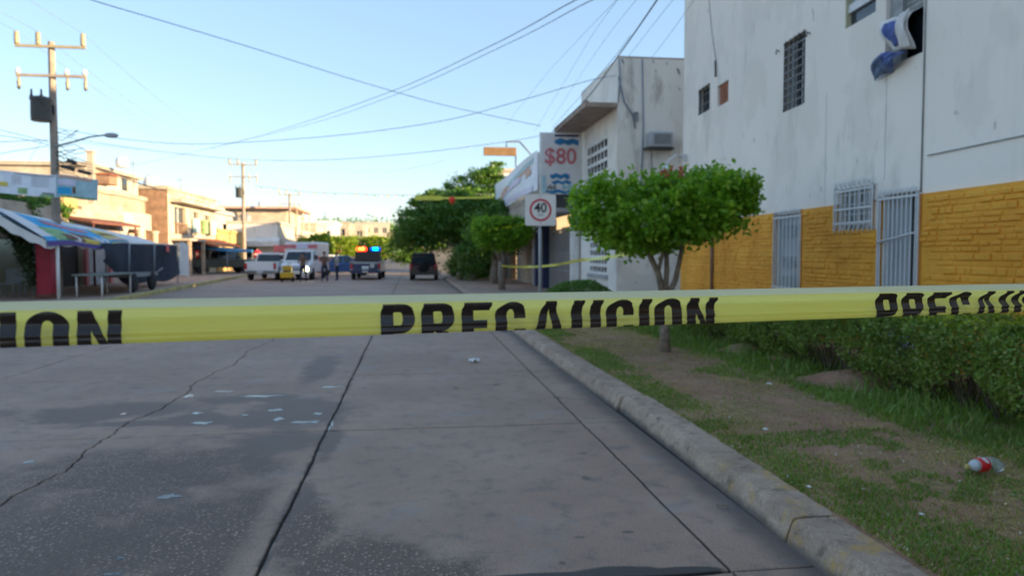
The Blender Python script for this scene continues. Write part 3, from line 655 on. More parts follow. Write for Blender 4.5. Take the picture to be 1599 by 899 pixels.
m.add([(0, 0, 0), (14, 0, 0), (14, 0, ZB), (0, 0, ZB)], [(0, 1, 2, 3)]); m.add([(0, -LB, 0), (14, -LB, 0), (14, -LB, ZB), (0, -LB, ZB)], [(3, 2, 1, 0)])
m.add([(0, -LB, ZB), (14, -LB, ZB), (14, 0, ZB), (0, 0, ZB)], [(0, 1, 2, 3)]); m.add([(14, -LB, 0), (14, 0, 0), (14, 0, ZB), (14, -LB, ZB)], [(0, 1, 2, 3)])
m.build('wall', 'white_wall', bld, False)
# orange base: backing with the openings, then courses of painted blocks
OT = 2.34
step = (hs['g3'][1], hs['g2'][0], 1.93, OT+.01)            # white patch between window and door
band = MB(); hh = [toU(hs['g1']), toU(hs['g2']), toU(hs['g3']), (step[0]+LB-.02, step[1]+LB+.02, step[2], OT+.05)]
hh = [(a, b_, c, min(d, OT)) for a, b_, c, d in hh]; hh[0] = (hh[0][0], hh[0][1], 0, OT); hh[2] = (hh[2][0], hh[2][1], 0, OT)
wall(band, (-.035, -LB, 0), (0, 1, 0), (-1, 0, 0), LB, OT, hh, .033); band.add([(-.035, -LB, OT), (-.035, 0, OT), (0, 0, OT), (0, -LB, OT)], [(0, 1, 2, 3)])
bandO = band.build('orange_base', 'orange', bld, False)
def brickmesh(sd):
    r_ = random.Random(sd); L, Hh, D = 1.0, 1.0, 1.0; rg = []
    def rr(k, d): return [(d*D, -.5+k*.35*r_.uniform(.6, 1.5)/2, -.5+k*r_.uniform(.6, 1.5)), (d*D, .5-k*.35*r_.uniform(.6, 1.5)/2, -.5+k*r_.uniform(.6, 1.5)), (d*D, .5-k*.35*r_.uniform(.6, 1.5)/2, .5-k*r_.uniform(.6, 1.5)), (d*D, -.5+k*.35*r_.uniform(.6, 1.5)/2, .5-k*r_.uniform(.6, 1.5))]
    m = MB().loft([rr(.0, 0), rr(.04, -.6), rr(.16, -1)]); me_o = m.build('brick', 'orange', None, False)
    me = me_o.data; bpy.data.objects.remove(me_o); return me
BM = [brickmesh(k) for k in range(7)]
inside = lambda y, z, ly, lz: any(h[0]-ly/2-.035 < y < h[1]+ly/2+.035 and h[2]-lz/2-.02 < z < h[3]+lz/2+.02 for h in [hs['g2'], (hs['g1'][0], hs['g1'][1], 0, 3), (hs['g3'][0], hs['g3'][1], 0, 3), step])
cand = []; r_ = random.Random(4); z = .12; row = 0
while z < OT-.05:
    hgt = r_.uniform(.055, .10); hgt = min(hgt, OT-z); y = -12.8+r_.uniform(0, .4)
    while y < -.05:
        L = r_.choice([.16, .24, .34, .2, .12, .28])*r_.uniform(.85, 1.15); yc = y+L/2
        if not inside(yc, z+hgt/2, L, hgt) and yc+L/2 < 0: cand.append((yc, z+hgt/2, L-.02, hgt-.016))
        y += L
    z += hgt; row += 1
def vis(c):
    p = BC+Vector((ua.x*c[0], ua.y*c[0], 0)); return p.y
cand.sort(key=lambda c: (0 if (vis(c) > 7.6 and c[1] > .75) else 1, -c[2]*c[3]/vis(c)**2))
rest = MB()
for k, (yc, zc, L, hg) in enumerate(cand):
    dd = r_.uniform(.004, .026)
    if k < 300:
        o = bpy.data.objects.new('brick', r_.choice(BM)); COL.objects.link(o); o.parent = bandO; o.location = (-.034, yc, zc); o.scale = (dd, L, hg)
        o.rotation_euler = (r_.uniform(-.03, .03), 0, r_.uniform(-.05, .05)*.3)
    else:
        me = r_.choice(BM); rest.add([(-.034+v.co.x*dd, yc+v.co.y*L, zc+v.co.z*hg) for v in me.vertices], [tuple(p.vertices) for p in me.polygons])
tag(rest.build('brickwork', 'orange', bandO, False), kind='stuff')
# openings
def bars(name, h, out, n, rails, m='white_metal', r=.009, spikes=False):
    mb = MB(); y0, y1, z0, z1 = h
    g = bpy.data.objects.new(name, None); COL.objects.link(g); g.parent = bld
    for k in range(n):
        y = y0+(y1-y0)*(k+.5)/n; mb = MB(); top = z1+(.07 if spikes else 0)
        pts = [(-.01, y, z1+.01), (-out, y, z1+.01), (-out, y, z0+.03), (-.01, y, z0+.02)] if not spikes else [(-out, y, top), (-out, y, z0+.06), (-out-.03, y, z0+.02), (-out, y, z0-.03)]
        mb.tube(pts, r, 6); 
        if spikes: mb.tube([(-out, y, z1-.02), (-out-.035, y+.0, z1+.05), (-out-.02, y+.03, z1+.09)], r*.8, 5)
        o = mb.build('bar', m, None, False); o.parent = g
    mb = MB()
    for zr in rails: mb.box(-out-.012, -out+.004, y0-.02, y1+.02, zr-.014, zr+.014)
    for yy in (y0, y1):
        mb.box(-out-.01, -.001, yy-.012, yy+.012, z1-.03, z1-.01); mb.box(-out-.01, -.001, yy-.012, yy+.012, z0+.03, z0+.05); mb.box(-out-.01, -out+.008, yy-.012, yy+.012, z0, z1)
    o = mb.build('rail', m, None, False); o.parent = g
    return g
def back(name, h, m, d=.14): 
    mb = MB().box(d, d+.02, h[0]-.02, h[1]+.02, h[2]-.02, h[3]+.02); return mb.build(name, m, bld, False)
h = hs['w1']; back('window', h, 'dark_glass'); bars('window_grille', h, -.03, 4, [h[2]+.2, h[2]+.42, h[3]-.18], 'dark_metal', .012)
o = MB().box(.1, .13, h[0]+.0, h[0]+.2, h[2], h[3]).build('curtain', 'white_metal', bld, False)
h = hs['w2']; o = bpy.data.objects.new('bricked_window', None); COL.objects.link(o); o.parent = bld
for r0 in range(9):
    for c0 in range(4):
        zz = h[2]+(h[3]-h[2])*(r0)/9; yy0 = h[0]+(h[1]-h[0])*(c0-(.5 if r0 % 2 else 0))/4; yy1 = yy0+(h[1]-h[0])/4-.015
        yy0, yy1 = max(yy0, h[0]), min(yy1, h[1])
        if yy1-yy0 > .03: q = MB().box(.045, .12, yy0, yy1, zz+.004, zz+(h[3]-h[2])/9-.01).build('brick', 'red_brick', None, False); q.parent = o
q = MB().box(.06, .15, h[0]-.01, h[1]+.01, h[2]-.01, h[3]+.01).build('mortar', 'rock', None, False); q.parent = o
h = hs['w3']; back('window', h, 'dark_glass', .15); g = bars('window_grille', h, -.02, 5, [h[2]+(h[3]-h[2])*k/9 for k in range(1, 9)], 'dark_metal', .011)
wd = h[1]-h[0]; MB().box(.10, .115, h[0]+wd*.62, h[1]-.03, h[2]+.03, h[3]-.03).build('curtain', 'curtain_grey', bld, False)
MB().grid(lambda u, v: (.09+.015*math.sin(u*30), h[0]+wd*(.05+.27*u), h[2]+.03+(h[3]-h[2]-.1)*v), 30, 2).build('curtain', 'white_metal', bld, False)
h = hs['w4']; back('pane', h, 'pane_blue', .1); MB().box(.03, .08, h[0], h[1], h[2]+.22, h[2]+.34).build('sash', 'white_metal', bld, False)
MB().box(.08, .1, h[0], h[1], h[2], h[2]+.22).build('lower_pane', 'dark_glass', bld, False)
MB().box(.0, .14, h[1]-.03, h[1]-.001, h[2], h[3]).build('frame', mat('frame_cream', (.5, .46, .3)), bld, False)
h = hs['w5']; back('pane', h, 'dark_glass', .3); MB().grid(lambda u, v: (.11+.012*math.sin(v*60), h[0]+.05+(h[1]-h[0]-.3)*u, h[2]+.62+(h[3]-h[2]-.62)*v), 2, 50).build('blind', 'curtain_grey', bld, False)
MB().box(.06, .14, h[1]-.28, h[1]-.002, h[2]+.0, h[3]).build('frame', 'curtain_grey', bld, False)
# doors and lower grilles
h = hs['g1']; back('door', h, 'door_grey', .07); m = MB()
for zz in (.55, 1.0, 1.35, 1.9): m.box(.05, .069, h[0]+.1, h[1]-.1, zz, zz+.2)
m.build('door_panel', 'curtain_grey', bld, False)
bars('door_grille', [h[0]-.02, h[1]+.02, h[2], h[3]-.02], .05, 7, [h[2]+.1, 1.0, h[3]-.06], spikes=True)
h = hs['g2']; back('window', h, 'curtain_grey', .12); bars('window_grille', [h[0]-.03, h[1]+.03, h[2]-.02, h[3]+.03], .05, 8, [h[2]+.1, h[2]+(h[3]-h[2])*.5, h[3]-.04], spikes=True)
m = MB()
for k in range(4): m.box(.03, .045, h[0], h[1], h[2]+(h[3]-h[2])*(k+.5)/4.2, h[2]+(h[3]-h[2])*(k+.5)/4.2+.02)
for k in range(3): m.box(.03, .045, h[0]+(h[1]-h[0])*(k+1)/4, h[0]+(h[1]-h[0])*(k+1)/4+.02, h[2], h[3])
m.build('sash_bars', 'white_metal', bld, False)
h = hs['g3']; back('door', h, 'door_grey', .12); MB().box(.08, .115, h[0]+.12, h[0]+.36, h[2], h[3]-.05).build('door_gap', 'shade_black', bld, False)
m = MB().box(.02, .13, h[0]+.001, h[0]+.05, h[2], h[3]); m.box(.02, .13, h[1]-.05, h[1]-.001, h[2], h[3]); m.build('door_frame', 'white_metal', bld, False)
bars('door_grille', [h[0]-.02, h[1]+.02, h[2], h[3]-.02], .06, 9, [h[2]+.1, 1.0, h[3]-.06], spikes=True)
MB().tube([(-.09, h[1]-.02, 1.75), (-.09, h[0]+.02, 1.86)], .014, 6).build('brace_bar', 'white_metal', bld, False)
for hk in ('g1', 'g3'):
    h = hs[hk]; m = MB()
    for yy in (h[0]-.06, h[1]+.004): m.box(-.05, -.034, yy, yy+.056, .15, OT)
    m.build('door_surround', 'orange_trim', bld, False)
# groove line, crack lines, cables
y, z1 = WL(1447, 0); MB().tube([(-.012, y, 2.36), (-.012, y, 7)], .010, 5).build('groove_line', 'curtain_grey', bld, False)  # thin grey tube drawn in place of a vertical wall groove
ya, za = WL(1450, 243); yb, zb = WL(1599, 212); MB().tube([(-.016, ya, za), (-.016, yb, zb), (-.016, yb-4, zb+.05)], .008, 5).build('wall_cable', 'curtain_grey', bld, False)
ya, za = WL(1108, 0); yb, zb = WL(1120, 120); yc, zc = WL(1119, 95)
MB().tube([(-.016, ya, za+1), (-.016, ya, za), (-.02, (ya+yc)/2+.05, (za+zc)/2), (-.016, yc, zc)], .008, 5).build('wall_cable', 'curtain_grey', bld, False)
MB().tube([(-.03, yc, zc), (-.04, yb, zb)], .022, 6).build('cable_end', 'dark_metal', bld, False)
ya, za = WL(1117, 380); MB().tube([(-.07, ya, .15), (-.07, ya, za+.08), (-.03, ya, za+.2)], .045, 8).build('downpipe', mat('pipe_brown', (.22, .12, .075), .7), bld, False)
for px, py in ((1265, 53), (1217, 81)):
    ya, za = WL(px, py); MB().tube([(-.001, ya, za), (-.05, ya, za+.03), (-.06, ya, za-.05)], .013, 5).build('wall_hook', 'dark_metal', bld, False)
# faint building joints
for px in (1289, 1382):
    ya, za = WL(px, 250); MB().box(-.004, .01, ya-.0025, ya+.0025, 2.36 if px < 1300 else 2.6, 4.1).build('render_joint', 'door_grey', bld, False)
# laundry hanging from the upper window
h = hs['w5']
def lw(px, py, d=0):
    y, z = WL(px, py); p = BC+Vector((ua.x*y-ux.x*d, ua.y*y-ux.y*d, 0)); return Vector((p.x, p.y, z))
def cloth(name, lab, mats, outline, dep, grp=None):
    c0 = lw(*outline[0][:2], dep); t = thing(name, lab, 'laundry', c0, group=grp)
    for (nm, mt, quad_, d0, th) in mats:
        A_, B_, C_, D_ = [lw(px, py, 0) for px, py in quad_]
        def f(u, v):
            p = (A_*(1-u)+B_*u)*(1-v)+(D_*(1-u)+C_*u)*v; k = d0+th*(math.sin(u*7+v*4)*.5+.5)+.02*math.sin(u*19+v*5)+.05*math.sin(PI*v)
            return p-Vector((ux.x, ux.y, 0))*k
        mb = MB().grid(f, 22, 22)
        o = mb.build(nm, mt, t, fix=False); sm = o.modifiers.new('thick', 'SOLIDIFY'); sm.thickness = .012
    return t
cloth('quilt', 'white and blue quilt hung out of the upper right window', [('white_border', 'cloth_white', [(1386, 36), (1436, 16), (1432, 76), (1400, 80)], .03, .06), ('blue_center', 'cloth_blue', [(1397, 40), (1424, 27), (1422, 70), (1410, 73)], .09, .06), ('white_fold', 'cloth_white', [(1424, 24), (1437, 14), (1434, 74), (1421, 77)], .12, .03)], [(1386, 36)], .05)
cloth('towel', 'slate blue towel dangling below the white quilt on the window sill', [('towel_cloth', 'cloth_slate', [(1388, 84), (1420, 80), (1396, 112), (1369, 126)], .03, .08), ('dark_lining', 'cloth_blue', [(1398, 82), (1428, 82), (1402, 106), (1392, 100)], .08, .05)], [(1388, 84)], .05)
# arm lamp at the end of the white building
lp = AY(1038, 262, 18.0); lq = AY(1066, 246, 18.2)
lamp = thing('wall_lamp', 'white hooded wall lamp on the corner between the two white buildings', 'lamp', lq)
MB().tube([lq, lq+Vector((-.18, 0, .06)), lp+Vector((.1, 0, .17)), lp+Vector((0, 0, .05))], .03, 8).build('arm', 'white_metal', lamp)
MB().lathe((lp.x+.04, lp.y, lp.z-.1), [(.02, .16), (.08, .14), (.14, .07), (.17, 0), (.15, .0), (.06, .1)], 16).build('lamp_shade', 'white_metal', lamp)
MB().box(lq.x-.02, 7.05, lq.y-.05, lq.y+.05, lq.z-.08, lq.z+.08).build('bracket', 'white_metal', lamp)
# ================================================================== small litter
gp = G(1537, 727, .19); bt = thing('plastic_bottle', 'crumpled clear plastic bottle with red label lying in the grass by the hedge', 'bottle', gp, math.radians(8))
b = NB('clear_plastic'); b.col((.72, .80, .82)); b.rough(.12); b.b.inputs['Transmission Weight'].default_value = .75; b.b.inputs['IOR'].default_value = 1.2; M['clear_plastic'] = b.m
mat('label_red', (.62, .015, .02), .35, .1); mat('cloudy_plastic', (.50, .52, .56), .3, .1, 20)
mat('cap_yellow', (.45, .38, .12), .4)
m = MB().lathe((-.02, 0, .01), [(.011, -.125), (.013, -.11), (.02, -.10), (.036, -.072), (.042, -.046)], 14, 'x'); m.build('bottle_neck', 'cloudy_plastic', bt, False)
m = MB().lathe((-.02, 0, .01), [(.041, -.046), (.046, -.04), (.047, .025), (.044, .032)], 16, 'x'); m.build('label', 'label_red', bt, False)
MB().lathe((-.02, 0, .01), [(.012, -.135), (.016, -.133), (.016, -.116), (.012, -.114)], 12, 'x').build('cap', 'cap_yellow', bt, False)
m = MB().lathe((-.02, 0, .01), [(.04, .03), (.036, .045), (.03, .06), (.04, .085), (.046, .12), (.04, .14), (.02, .145)], 12, 'x')
m.v = [(x, y*(1+.2*math.sin(x*60)), z+.015*math.sin(x*40)) for x, y, z in m.v]; m.build('bottle_base', 'clear_plastic', bt, False)
m = MB().grid(lambda u, v: (-.045+.04*v+.004*math.sin(u*9), .0488*math.sin(-1.05+1.1*u+.15*math.sin(v*6)), .01+.0488*math.cos(-1.05+1.1*u+.15*math.sin(v*6))), 12, 6)
m.v = [(x*.75-.005, y, z) for x, y, z in m.v]; m.build('label_stripe', 'white_metal', bt, False)
def scrap(px, py, z, s, lab, mt='cloth_white'):
    c = G(px, py, z); r_ = random.Random(px)
    m = MB().grid(lambda u, v: (c.x+s*(u-.5)+s*.1*math.sin(v*9), c.y+s*1.3*(v-.5), z+.008+s*.35*abs(math.sin(u*5+v*4+px))), 7, 7, False); o = m.build('litter', mt, fix=False); tag(o, lab, 'litter', 'scraps of litter')
scrap(1201, 601, .18, .05, 'crumpled white scrap in the grass at the edge of the hedge'); scrap(740, 565, .002, .13, 'pale flattened scrap lying on the road slab beyond the tape')
scrap(785, 517, .002, .16, 'small bluish scrap against the far kerb under the tape', 'cloth_slate'); scrap(1195, 672, .16, .035, 'tiny pale chip on the bare soil of the verge')
scrap(1263, 762, .16, .022, 'tiny white crumb in the grass near the kerb'); scrap(1439, 805, .16, .02, 'tiny white crumb on the lower grass to the right')
c = G(1128, 790, .004); m = MB().tube([(c.x+.04*math.cos(a), c.y+.035*math.sin(a), .006+.003*math.sin(3*a)) for a in [.2+5.4*i/24 for i in range(25)]], .0022, 5)
tag(m.build('straw_ring', 'leaf_litter'), 'thin pale loop of straw lying in the gutter', 'straw')
# ================================================================== materials for the background
whitewall('cream_wall', (.52, .45, .38), (.36, .3, .24)); mat('beige_wall', (.48, .42, .35), .85, .15, 1, dirt=(.3, .25, .2))
mat('peach_wall', (.45, .35, .27), .85, .25, .8, dirt=(.28, .2, .15)); mat('pale_peach', (.50, .43, .34), .85, .2, .8, dirt=(.32, .24, .18)); mat('ochre_wall', (.50, .34, .13), .85, .12)
mat('brick_brown', (.28, .17, .11), .9, .25, 3); mat('grey_wall', (.36, .35, .36), .85, .15, 1); mat('dim_green_wall', (.40, .39, .27), .85, .15, 1, dirt=(.3, .28, .2))
mat('slab_brown', (.36, .27, .22), .85, .2, 3, dirt=(.2, .14, .11)); mat('navy', (.02, .035, .10), .6); mat('crimson', (.33, .012, .035), .55, .15)
mat('roof_tile', (.50, .15, .06), .85, .2); mat('rust', (.16, .06, .04), .8); mat('concrete_pole', (.32, .26, .21), .85, .15, 4); mat('transformer_grey', (.07, .075, .075), .5, .2, 6)
mat('insulator', (.34, .28, .17), .3); mat('canvas', (.74, .72, .69), .75, .08, 2, dirt=(.5, .48, .44)); mat('cloth_navy', (.022, .028, .045), .9, .25, 3)
mat('brown_sign', (.25, .14, .06), .6); mat('sign_white', (.86, .80, .75), .4, .05); mat('sign_red', (.62, .05, .07), .4, .05); mat('ink_black', (.02, .02, .025), .5); mat('ink_grey', (.22, .23, .24), .5)
mat('banner_pale', (.74, .78, .84), .6, .08, 3); mat('banner_pink', (.58, .16, .18), .6, .1); mat('banner_blue', (.02, .18, .38), .6, .12); mat('banner_cyan', (.02, .36, .66), .6, .1); mat('banner_white', (.72, .68, .67), .6, .05)
mat('banner_teal', (.36, .55, .60), .6, .15, 2); mat('banner_yellow', (.68, .52, .08), .6, .1); mat('banner_purple', (.10, .06, .30), .6); mat('banner_green', (.25, .42, .18), .7, .3, 5); mat('food_brown', (.16, .07, .04), .7, .4, 9)
mat('rainbow_orange', (.62, .38, .30), .6); mat('lilac', (.62, .60, .74), .6, .1, 2); mat('yellow_band', (.68, .62, .06), .35)
mat('paint_white', (.78, .78, .77), .3, .05); mat('paint_grey', (.40, .39, .38), .3, .05); mat('paint_navy', (.015, .03, .10), .35); mat('paint_dark', (.02, .016, .018), .3); mat('paint_maroon', (.055, .012, .015), .3)
mat('paint_blue', (.03, .10, .26), .3); mat('tyre', (.015, .015, .016), .85); mat('rim', (.35, .35, .36), .35, metal=.6); mat('tail_red', (.45, .015, .02), .25); mat('plate', (.55, .54, .50), .5); mat('chrome', (.5, .5, .5), .2, metal=.9)
mat('taxi_yellow', (.66, .36, .02), .5); mat('paint_olive', (.05, .052, .04), .4)
emis('beacon_red', (.9, .03, .01), 0.0); emis('beacon_amber', (1, .16, .01), 4.5); emis('beacon_blue', (.0, .03, .6), .4); emis('beacon_cyan', (.0, .35, 1), 4); emis('headlamp_lit', (1, .85, .45), 4); emis('beacon_redglow', (1, .02, .005), 2.6)
mat('skin', (.36, .20, .13), .6, .08); mat('shirt_brown', (.16, .09, .06), .9); mat('trouser_navy', (.02, .028, .06), .9); mat('shirt_grey', (.45, .42, .40), .9); mat('hair_black', (.012, .01, .01), .8); mat('shirt_navy', (.03, .04, .09), .9)
mat('plastic_white', (.76, .74, .70), .5); mat('stone_tan', (.45, .33, .24), .9, .2); mat('bin_yellow', (.75, .42, .02), .5)
# ================================================================== two-storey white house (right)
h2 = thing('two_storey_house', 'cream white two-storey house with a concrete eave and wall mounted air conditioner', 'house', (5.72, 20.2, 0))
X0, Y0, Y1, ZT = 5.72, 20.2, 24.65, 7.05
m = MB(); wl = []
for (px0, px1, p0, p1) in [(921, 947, 222, 265), (921, 950, 380, 430)]:
    a, b_ = AX(px0, p0, X0), AX(px1, p1, X0); c_ = AX(px1, p0, X0)
    wl.append((b_.y, a.y, None))
wins = [(21.25, 23.7, 3.75, 5.05), (21.25, 23.3, 1.0, 2.0)]
wall(m, (X0, Y0, 0), (0, 1, 0), (-1, 0, 0), Y1-Y0, ZT, [(a-Y0, b_-Y0, c, d) for a, b_, c, d in wins], .15)
wall(m, (X0, Y0, 0), (1, 0, 0), (0, -1, 0), 6, ZT, [], .1)
m.add([(X0, Y0, ZT), (X0+6, Y0, ZT), (X0+6, Y1, ZT), (X0, Y1, ZT)], [(0, 1, 2, 3)]); m.add([(X0, Y1, 0), (X0+6, Y1, 0), (X0+6, Y1, ZT), (X0, Y1, ZT)], [(0, 1, 2, 3)])
m.build('wall', 'white_wall2', h2)
m = MB().box(4.80, X0-.002, Y0-.02, Y1+.1, 5.68, 5.80); m.box(4.80, 4.9, Y0-.02, Y1+.1, 5.80, 5.84); m.build('eave_slab', 'slab_brown', h2)
MB().box(X0+.02, X0+6, Y0+.02, Y0+.16, ZT+.002, ZT+.05).build('parapet_cap', 'slab_brown', h2)
for a, b_, c, d in wins:
    w_ = MB().box(X0+.13, X0+.15, a, b_, c, d).build('window', 'dark_glass', h2)
    m = MB(); ny, nz_ = 6, 4
    for k in range(ny+1): y = a+(b_-a)*k/ny; m.box(X0+.0, X0+.025, y-.03, y+.03, c-.05, d+.05)
    for k in range(nz_+1): z = c+(d-c)*k/nz_; m.box(X0-.002, X0+.024, a-.05, b_+.05, z-.05, z+.05)
    m.build('window_lattice', 'plastic_white', h2)
MB().box(X0-.07, X0-.003, 21.1, 23.45, .85, .97).build('sill', 'grey_metal', h2)
# gutters, cables and stains along the side wall
for (px, y0p, y1p, rr, mt) in [(1003, 92, 300, .02, 'wire_grey'), (967, 92, 160, .018, 'wire_grey'), (1017, 236, 330, .012, 'wire_grey')]:
    a, b_ = AY(px, y0p, Y0-.03), AY(px-2, y1p, Y0-.03); mid = (a+b_)/2+Vector((.05, 0, 0)); MB().tube([a, mid, b_], rr, 5).build('wall_cable', mt, h2)
MB().tube([AY(966, 120, Y0-.03), AY(975, 160, Y0-.03), AY(988, 180, Y0-.03), AY(992, 200, Y0-.03)], .022, 5).build('wall_cable', 'wire_grey', h2)
c = AY(992, 183, Y0); MB().box(c.x-.06, c.x+.06, Y0-.09, Y0-.002, c.z-.13, c.z+.13).build('meter_box', 'ink_grey', h2)
for px, py, s in [(1059, 113, .12), (1020, 97, .06), (972, 97, .10), (1041, 100, .05), (1024, 112, .05), (1061, 140, .05)]:
    c = AY(px, py, Y0); MB().poly([(c.x-s*.5, Y0-.006, c.z+s), (c.x+s*.3, Y0-.006, c.z+s*.6), (c.x+s*.5, Y0-.006, c.z-s*.9), (c.x-.1*s, Y0-.006, c.z-s*.2)], (0, .004, 0)).build('wall_patch', 'ink_grey', h2)
a, b_ = AY(1014, 206, Y0-.3), AY(1050, 230, Y0-.3)
ac = thing('air_conditioner', 'grey window air conditioner sticking out of the cream side wall', 'air conditioner', (a.x, Y0, b_.z))
m = MB().bbox(a.x, b_.x, Y0-.38, Y0-.004, b_.z, a.z, .02); m.build('casing', 'door_grey', ac)
MB().box(a.x+.12, b_.x-.08, Y0-.386, Y0-.381, b_.z+.07, a.z-.06).build('coil', 'ink_grey', ac)
for k in range(7): z = b_.z+.09+k*(a.z-b_.z-.17)/6.5; MB().box(a.x+.11, b_.x-.07, Y0-.396, Y0-.386, z, z+.012).build('louvre', 'grey_metal', ac)
MB().box(a.x-.1, b_.x+.06, Y0-.3, Y0-.004, b_.z-.06, b_.z-.004).build('bracket', 'dark_metal', ac)
# ================================================================== shop parade
sh = thing('shop_parade', 'row of shops with dark barred gates and an upper balcony', 'building', (5.6, 24.8, 0))
m = MB(); SY0, SY1 = 24.8, 44.0; XS = 5.72
opn = [(25.0, 30.4, .15, 3.1), (31.0, 32.1, .15, 2.7), (33.3, 35.4, .15, 2.6), (40, 42.5, .15, 2.5)]
wall(m, (XS, SY0, 0), (0, 1, 0), (-1, 0, 0), SY1-SY0, 4.9, [(a-SY0, b_-SY0, c, d) for a, b_, c, d in opn], .3)
m.add([(XS, SY0, 4.9), (XS+8, SY0, 4.9), (XS+8, SY1, 4.9), (XS, SY1, 4.9)], [(0, 1, 2, 3)]); m.add([(XS, SY1, 0), (XS+8, SY1, 0), (XS+8, SY1, 4.9), (XS, SY1, 4.9)], [(0, 1, 2, 3)])
m.build('wall', 'beige_wall', sh)
MB().box(4.55, XS-.003, SY0, 40.5, 3.02, 3.16).build('balcony_floor', 'grey_wall', sh)
for k in range(44):
    y = 25.0+k*.35; MB().lathe((4.62, y, 3.165), [(.07, 0), (.05, .06), (.085, .2), (.05, .38), (.045, .5), (.08, .56), (.08, .6)], 8).build('baluster', 'beige_wall', sh)
MB().box(4.54, 4.72, SY0, 40.5, 3.77, 3.86).build('balcony_rail', 'beige_wall', sh)
for a, b_, c, d in opn: MB().box(XS+.9, XS+.95, a-.2, b_+.2, .15, d+.05).build('shade_backing', 'shade_black', sh)
m = MB()
a, b_, c, d = opn[0]
for k in range(25): y = a+(b_-a)*(k+.5)/25; MB().box(XS-.01, XS+.015, y-.012, y+.012, .2, 2.55).build('gate_bar', 'grey_metal', sh)
for z in (.22, .95, 1.6, 2.5): MB().box(XS-.018, XS-.011, a, b_, z-.02, z+.02).build('gate_rail', 'grey_metal', sh)
MB().box(XS+.02, XS+.04, a, b_, .2, 2.4).build('gate_sheet', 'slab_brown', sh)
MB().box(XS-.02, XS-.005, 25, 40.2, 3.2, 4.3).build('shade_backing', 'shade_black', sh)  # dark sheet on the solid wall paints the shade behind the balusters
for y, w_, mt, zz in [(24.86, .28, 'plastic_white', 2.9), (30.45, .5, 'navy', 3.0), (32.15, .42, 'navy', 3.0), (32.7, .5, 'grey_wall', 3.0)]: MB().box(5.45, XS-.004, y, y+w_, .15, zz).build('pilaster', mt, sh)
MB().box(XS-.08, XS-.004, 35.6, 39.6, .15, 2.75).build('roller_shutter', 'beige_wall', sh)
for k in range(11): MB().box(XS-.11, XS-.081, 35.6, 39.6, .3+k*.22, .36+k*.22).build('shutter_slat', 'pale_peach', sh)
MB().loft([[(4.5, y, 2.35), (XS-.01, y, 3.0), (XS-.01, y, 2.94), (4.5, y, 2.29)] for y in (30.6, 39.8)]).build('awning', 'plastic_white', sh)
m = MB().box(XS+.02, XS+7, 25.2, 34, 4.902, 6.2); m.build('upper_storey', 'grey_wall', sh)
# banners
def banner(name, lab, c, grp=None): return thing(name, lab, 'banner', c, group=grp)
BYb = 24.0; _a, _b = AY(845, 303, BYb), AY(905, 210, BYb); bx0, bx1, bz0, bz1 = _a.x, _b.x, _a.z, _b.z
p8 = banner('price_banner', 'upright white price banner reading $80 in red with blue bands', (bx0, BYb, bz0))
MB().box(bx0, bx1, BYb, BYb+.05, bz0, bz1).build('sheet', 'banner_white', p8)
m = MB().box(bx0-.04, bx1+.1, BYb+.055, BYb+.1, bz1-.04, bz1+.05); m.box(bx1+.02, bx1+.1, BYb+.052, BYb+.1, bz0, bz1-.045); m.box(bx0-.04, bx0-.004, BYb+.055, BYb+.1, bz0, bz1-.045); m.build('frame', 'plastic_white', p8)
fy = BYb-.012
fr = lambda x, z: frame((x, fy, z), (1, 0, 0), (0, 0, 1))
text('price', '$80', .72, 'banner_pink', p8, fr((bx0+bx1)/2, bz0+(bz1-bz0)*.62), .004, .012, .98)
FLK = [0.0]
def flat(par, x0, x1, z0, z1, m_, nm='print', y=None, wav=.03):
    FLK[0] += .0011; y = fy-FLK[0] if y is None else y; n = 10
    top = [(x0+(x1-x0)*i/n, y, z1+wav*math.sin(i*1.3+x0*5)) for i in range(n+1)]; bot = [(x1-(x1-x0)*i/n, y, z0+wav*math.sin(i*1.7+x1*3)) for i in range(n+1)]
    return MB().poly(top+bot, (0, .008, 0)).build(nm, m_, par)
flat(p8, bx0+.45, bx1-.03, bz1-.34, bz1-.17, 'banner_blue'); flat(p8, bx0+.45, bx1-.03, bz1-.09, bz1-.02, 'navy', wav=.0)
text('heading', 'LENTES', .13, 'ink_grey', p8, fr(bx0+1.0, bz1-.13), .002, .004) if False else None
flat(p8, bx0+.3, bx0+.95, bz0+.52, bz0+.66, 'banner_blue'); flat(p8, bx0+.35, bx0+1.0, bz0+.34, bz0+.44, 'banner_blue'); flat(p8, bx0+.15, bx1-.05, bz0+.03, bz0+.13, 'banner_blue')
flat(p8, bx0+.02, bx0+.16, bz0+.05, bz0+.6, 'banner_teal'); flat(p8, bx0+.2, bx0+.5, bz0+.15, bz0+.28, 'ink_grey', wav=.04); flat(p8, bx0+.7, bx0+1.1, bz0+.16, bz0+.3, 'banner_teal', wav=.05)
lb = banner('fascia_banner', 'long pale blue shop banner with a rainbow streak on the balcony rail', (4.48, 26, 3.9))
LY0, LY1 = 26.05, 39.6
MB().grid(lambda u, v: (4.46+.05*math.sin(u*9)*math.sin(PI*v), LY0+(LY1-LY0)*u, 3.87+.04*math.sin(u*7)+(1.42)*v), 40, 6).build('sheet', 'banner_pale', lb)
LBK = [0.0]
def lbp(y0, z0, y1, z1, th, m_):
    LBK[0] += .0035
    def f(u, v):
        y = y0+(y1-y0)*u; z = z0+(z1-z0)*u+.06*math.sin(u*PI)-th*v; us = (y-LY0)/(LY1-LY0); vs = (z-3.87)/1.42
        return (4.46+.05*math.sin(us*9)*math.sin(PI*vs)-.006-LBK[0], y, z)
    MB().grid(f, 40, 3).build('print', m_, lb, fix=False)
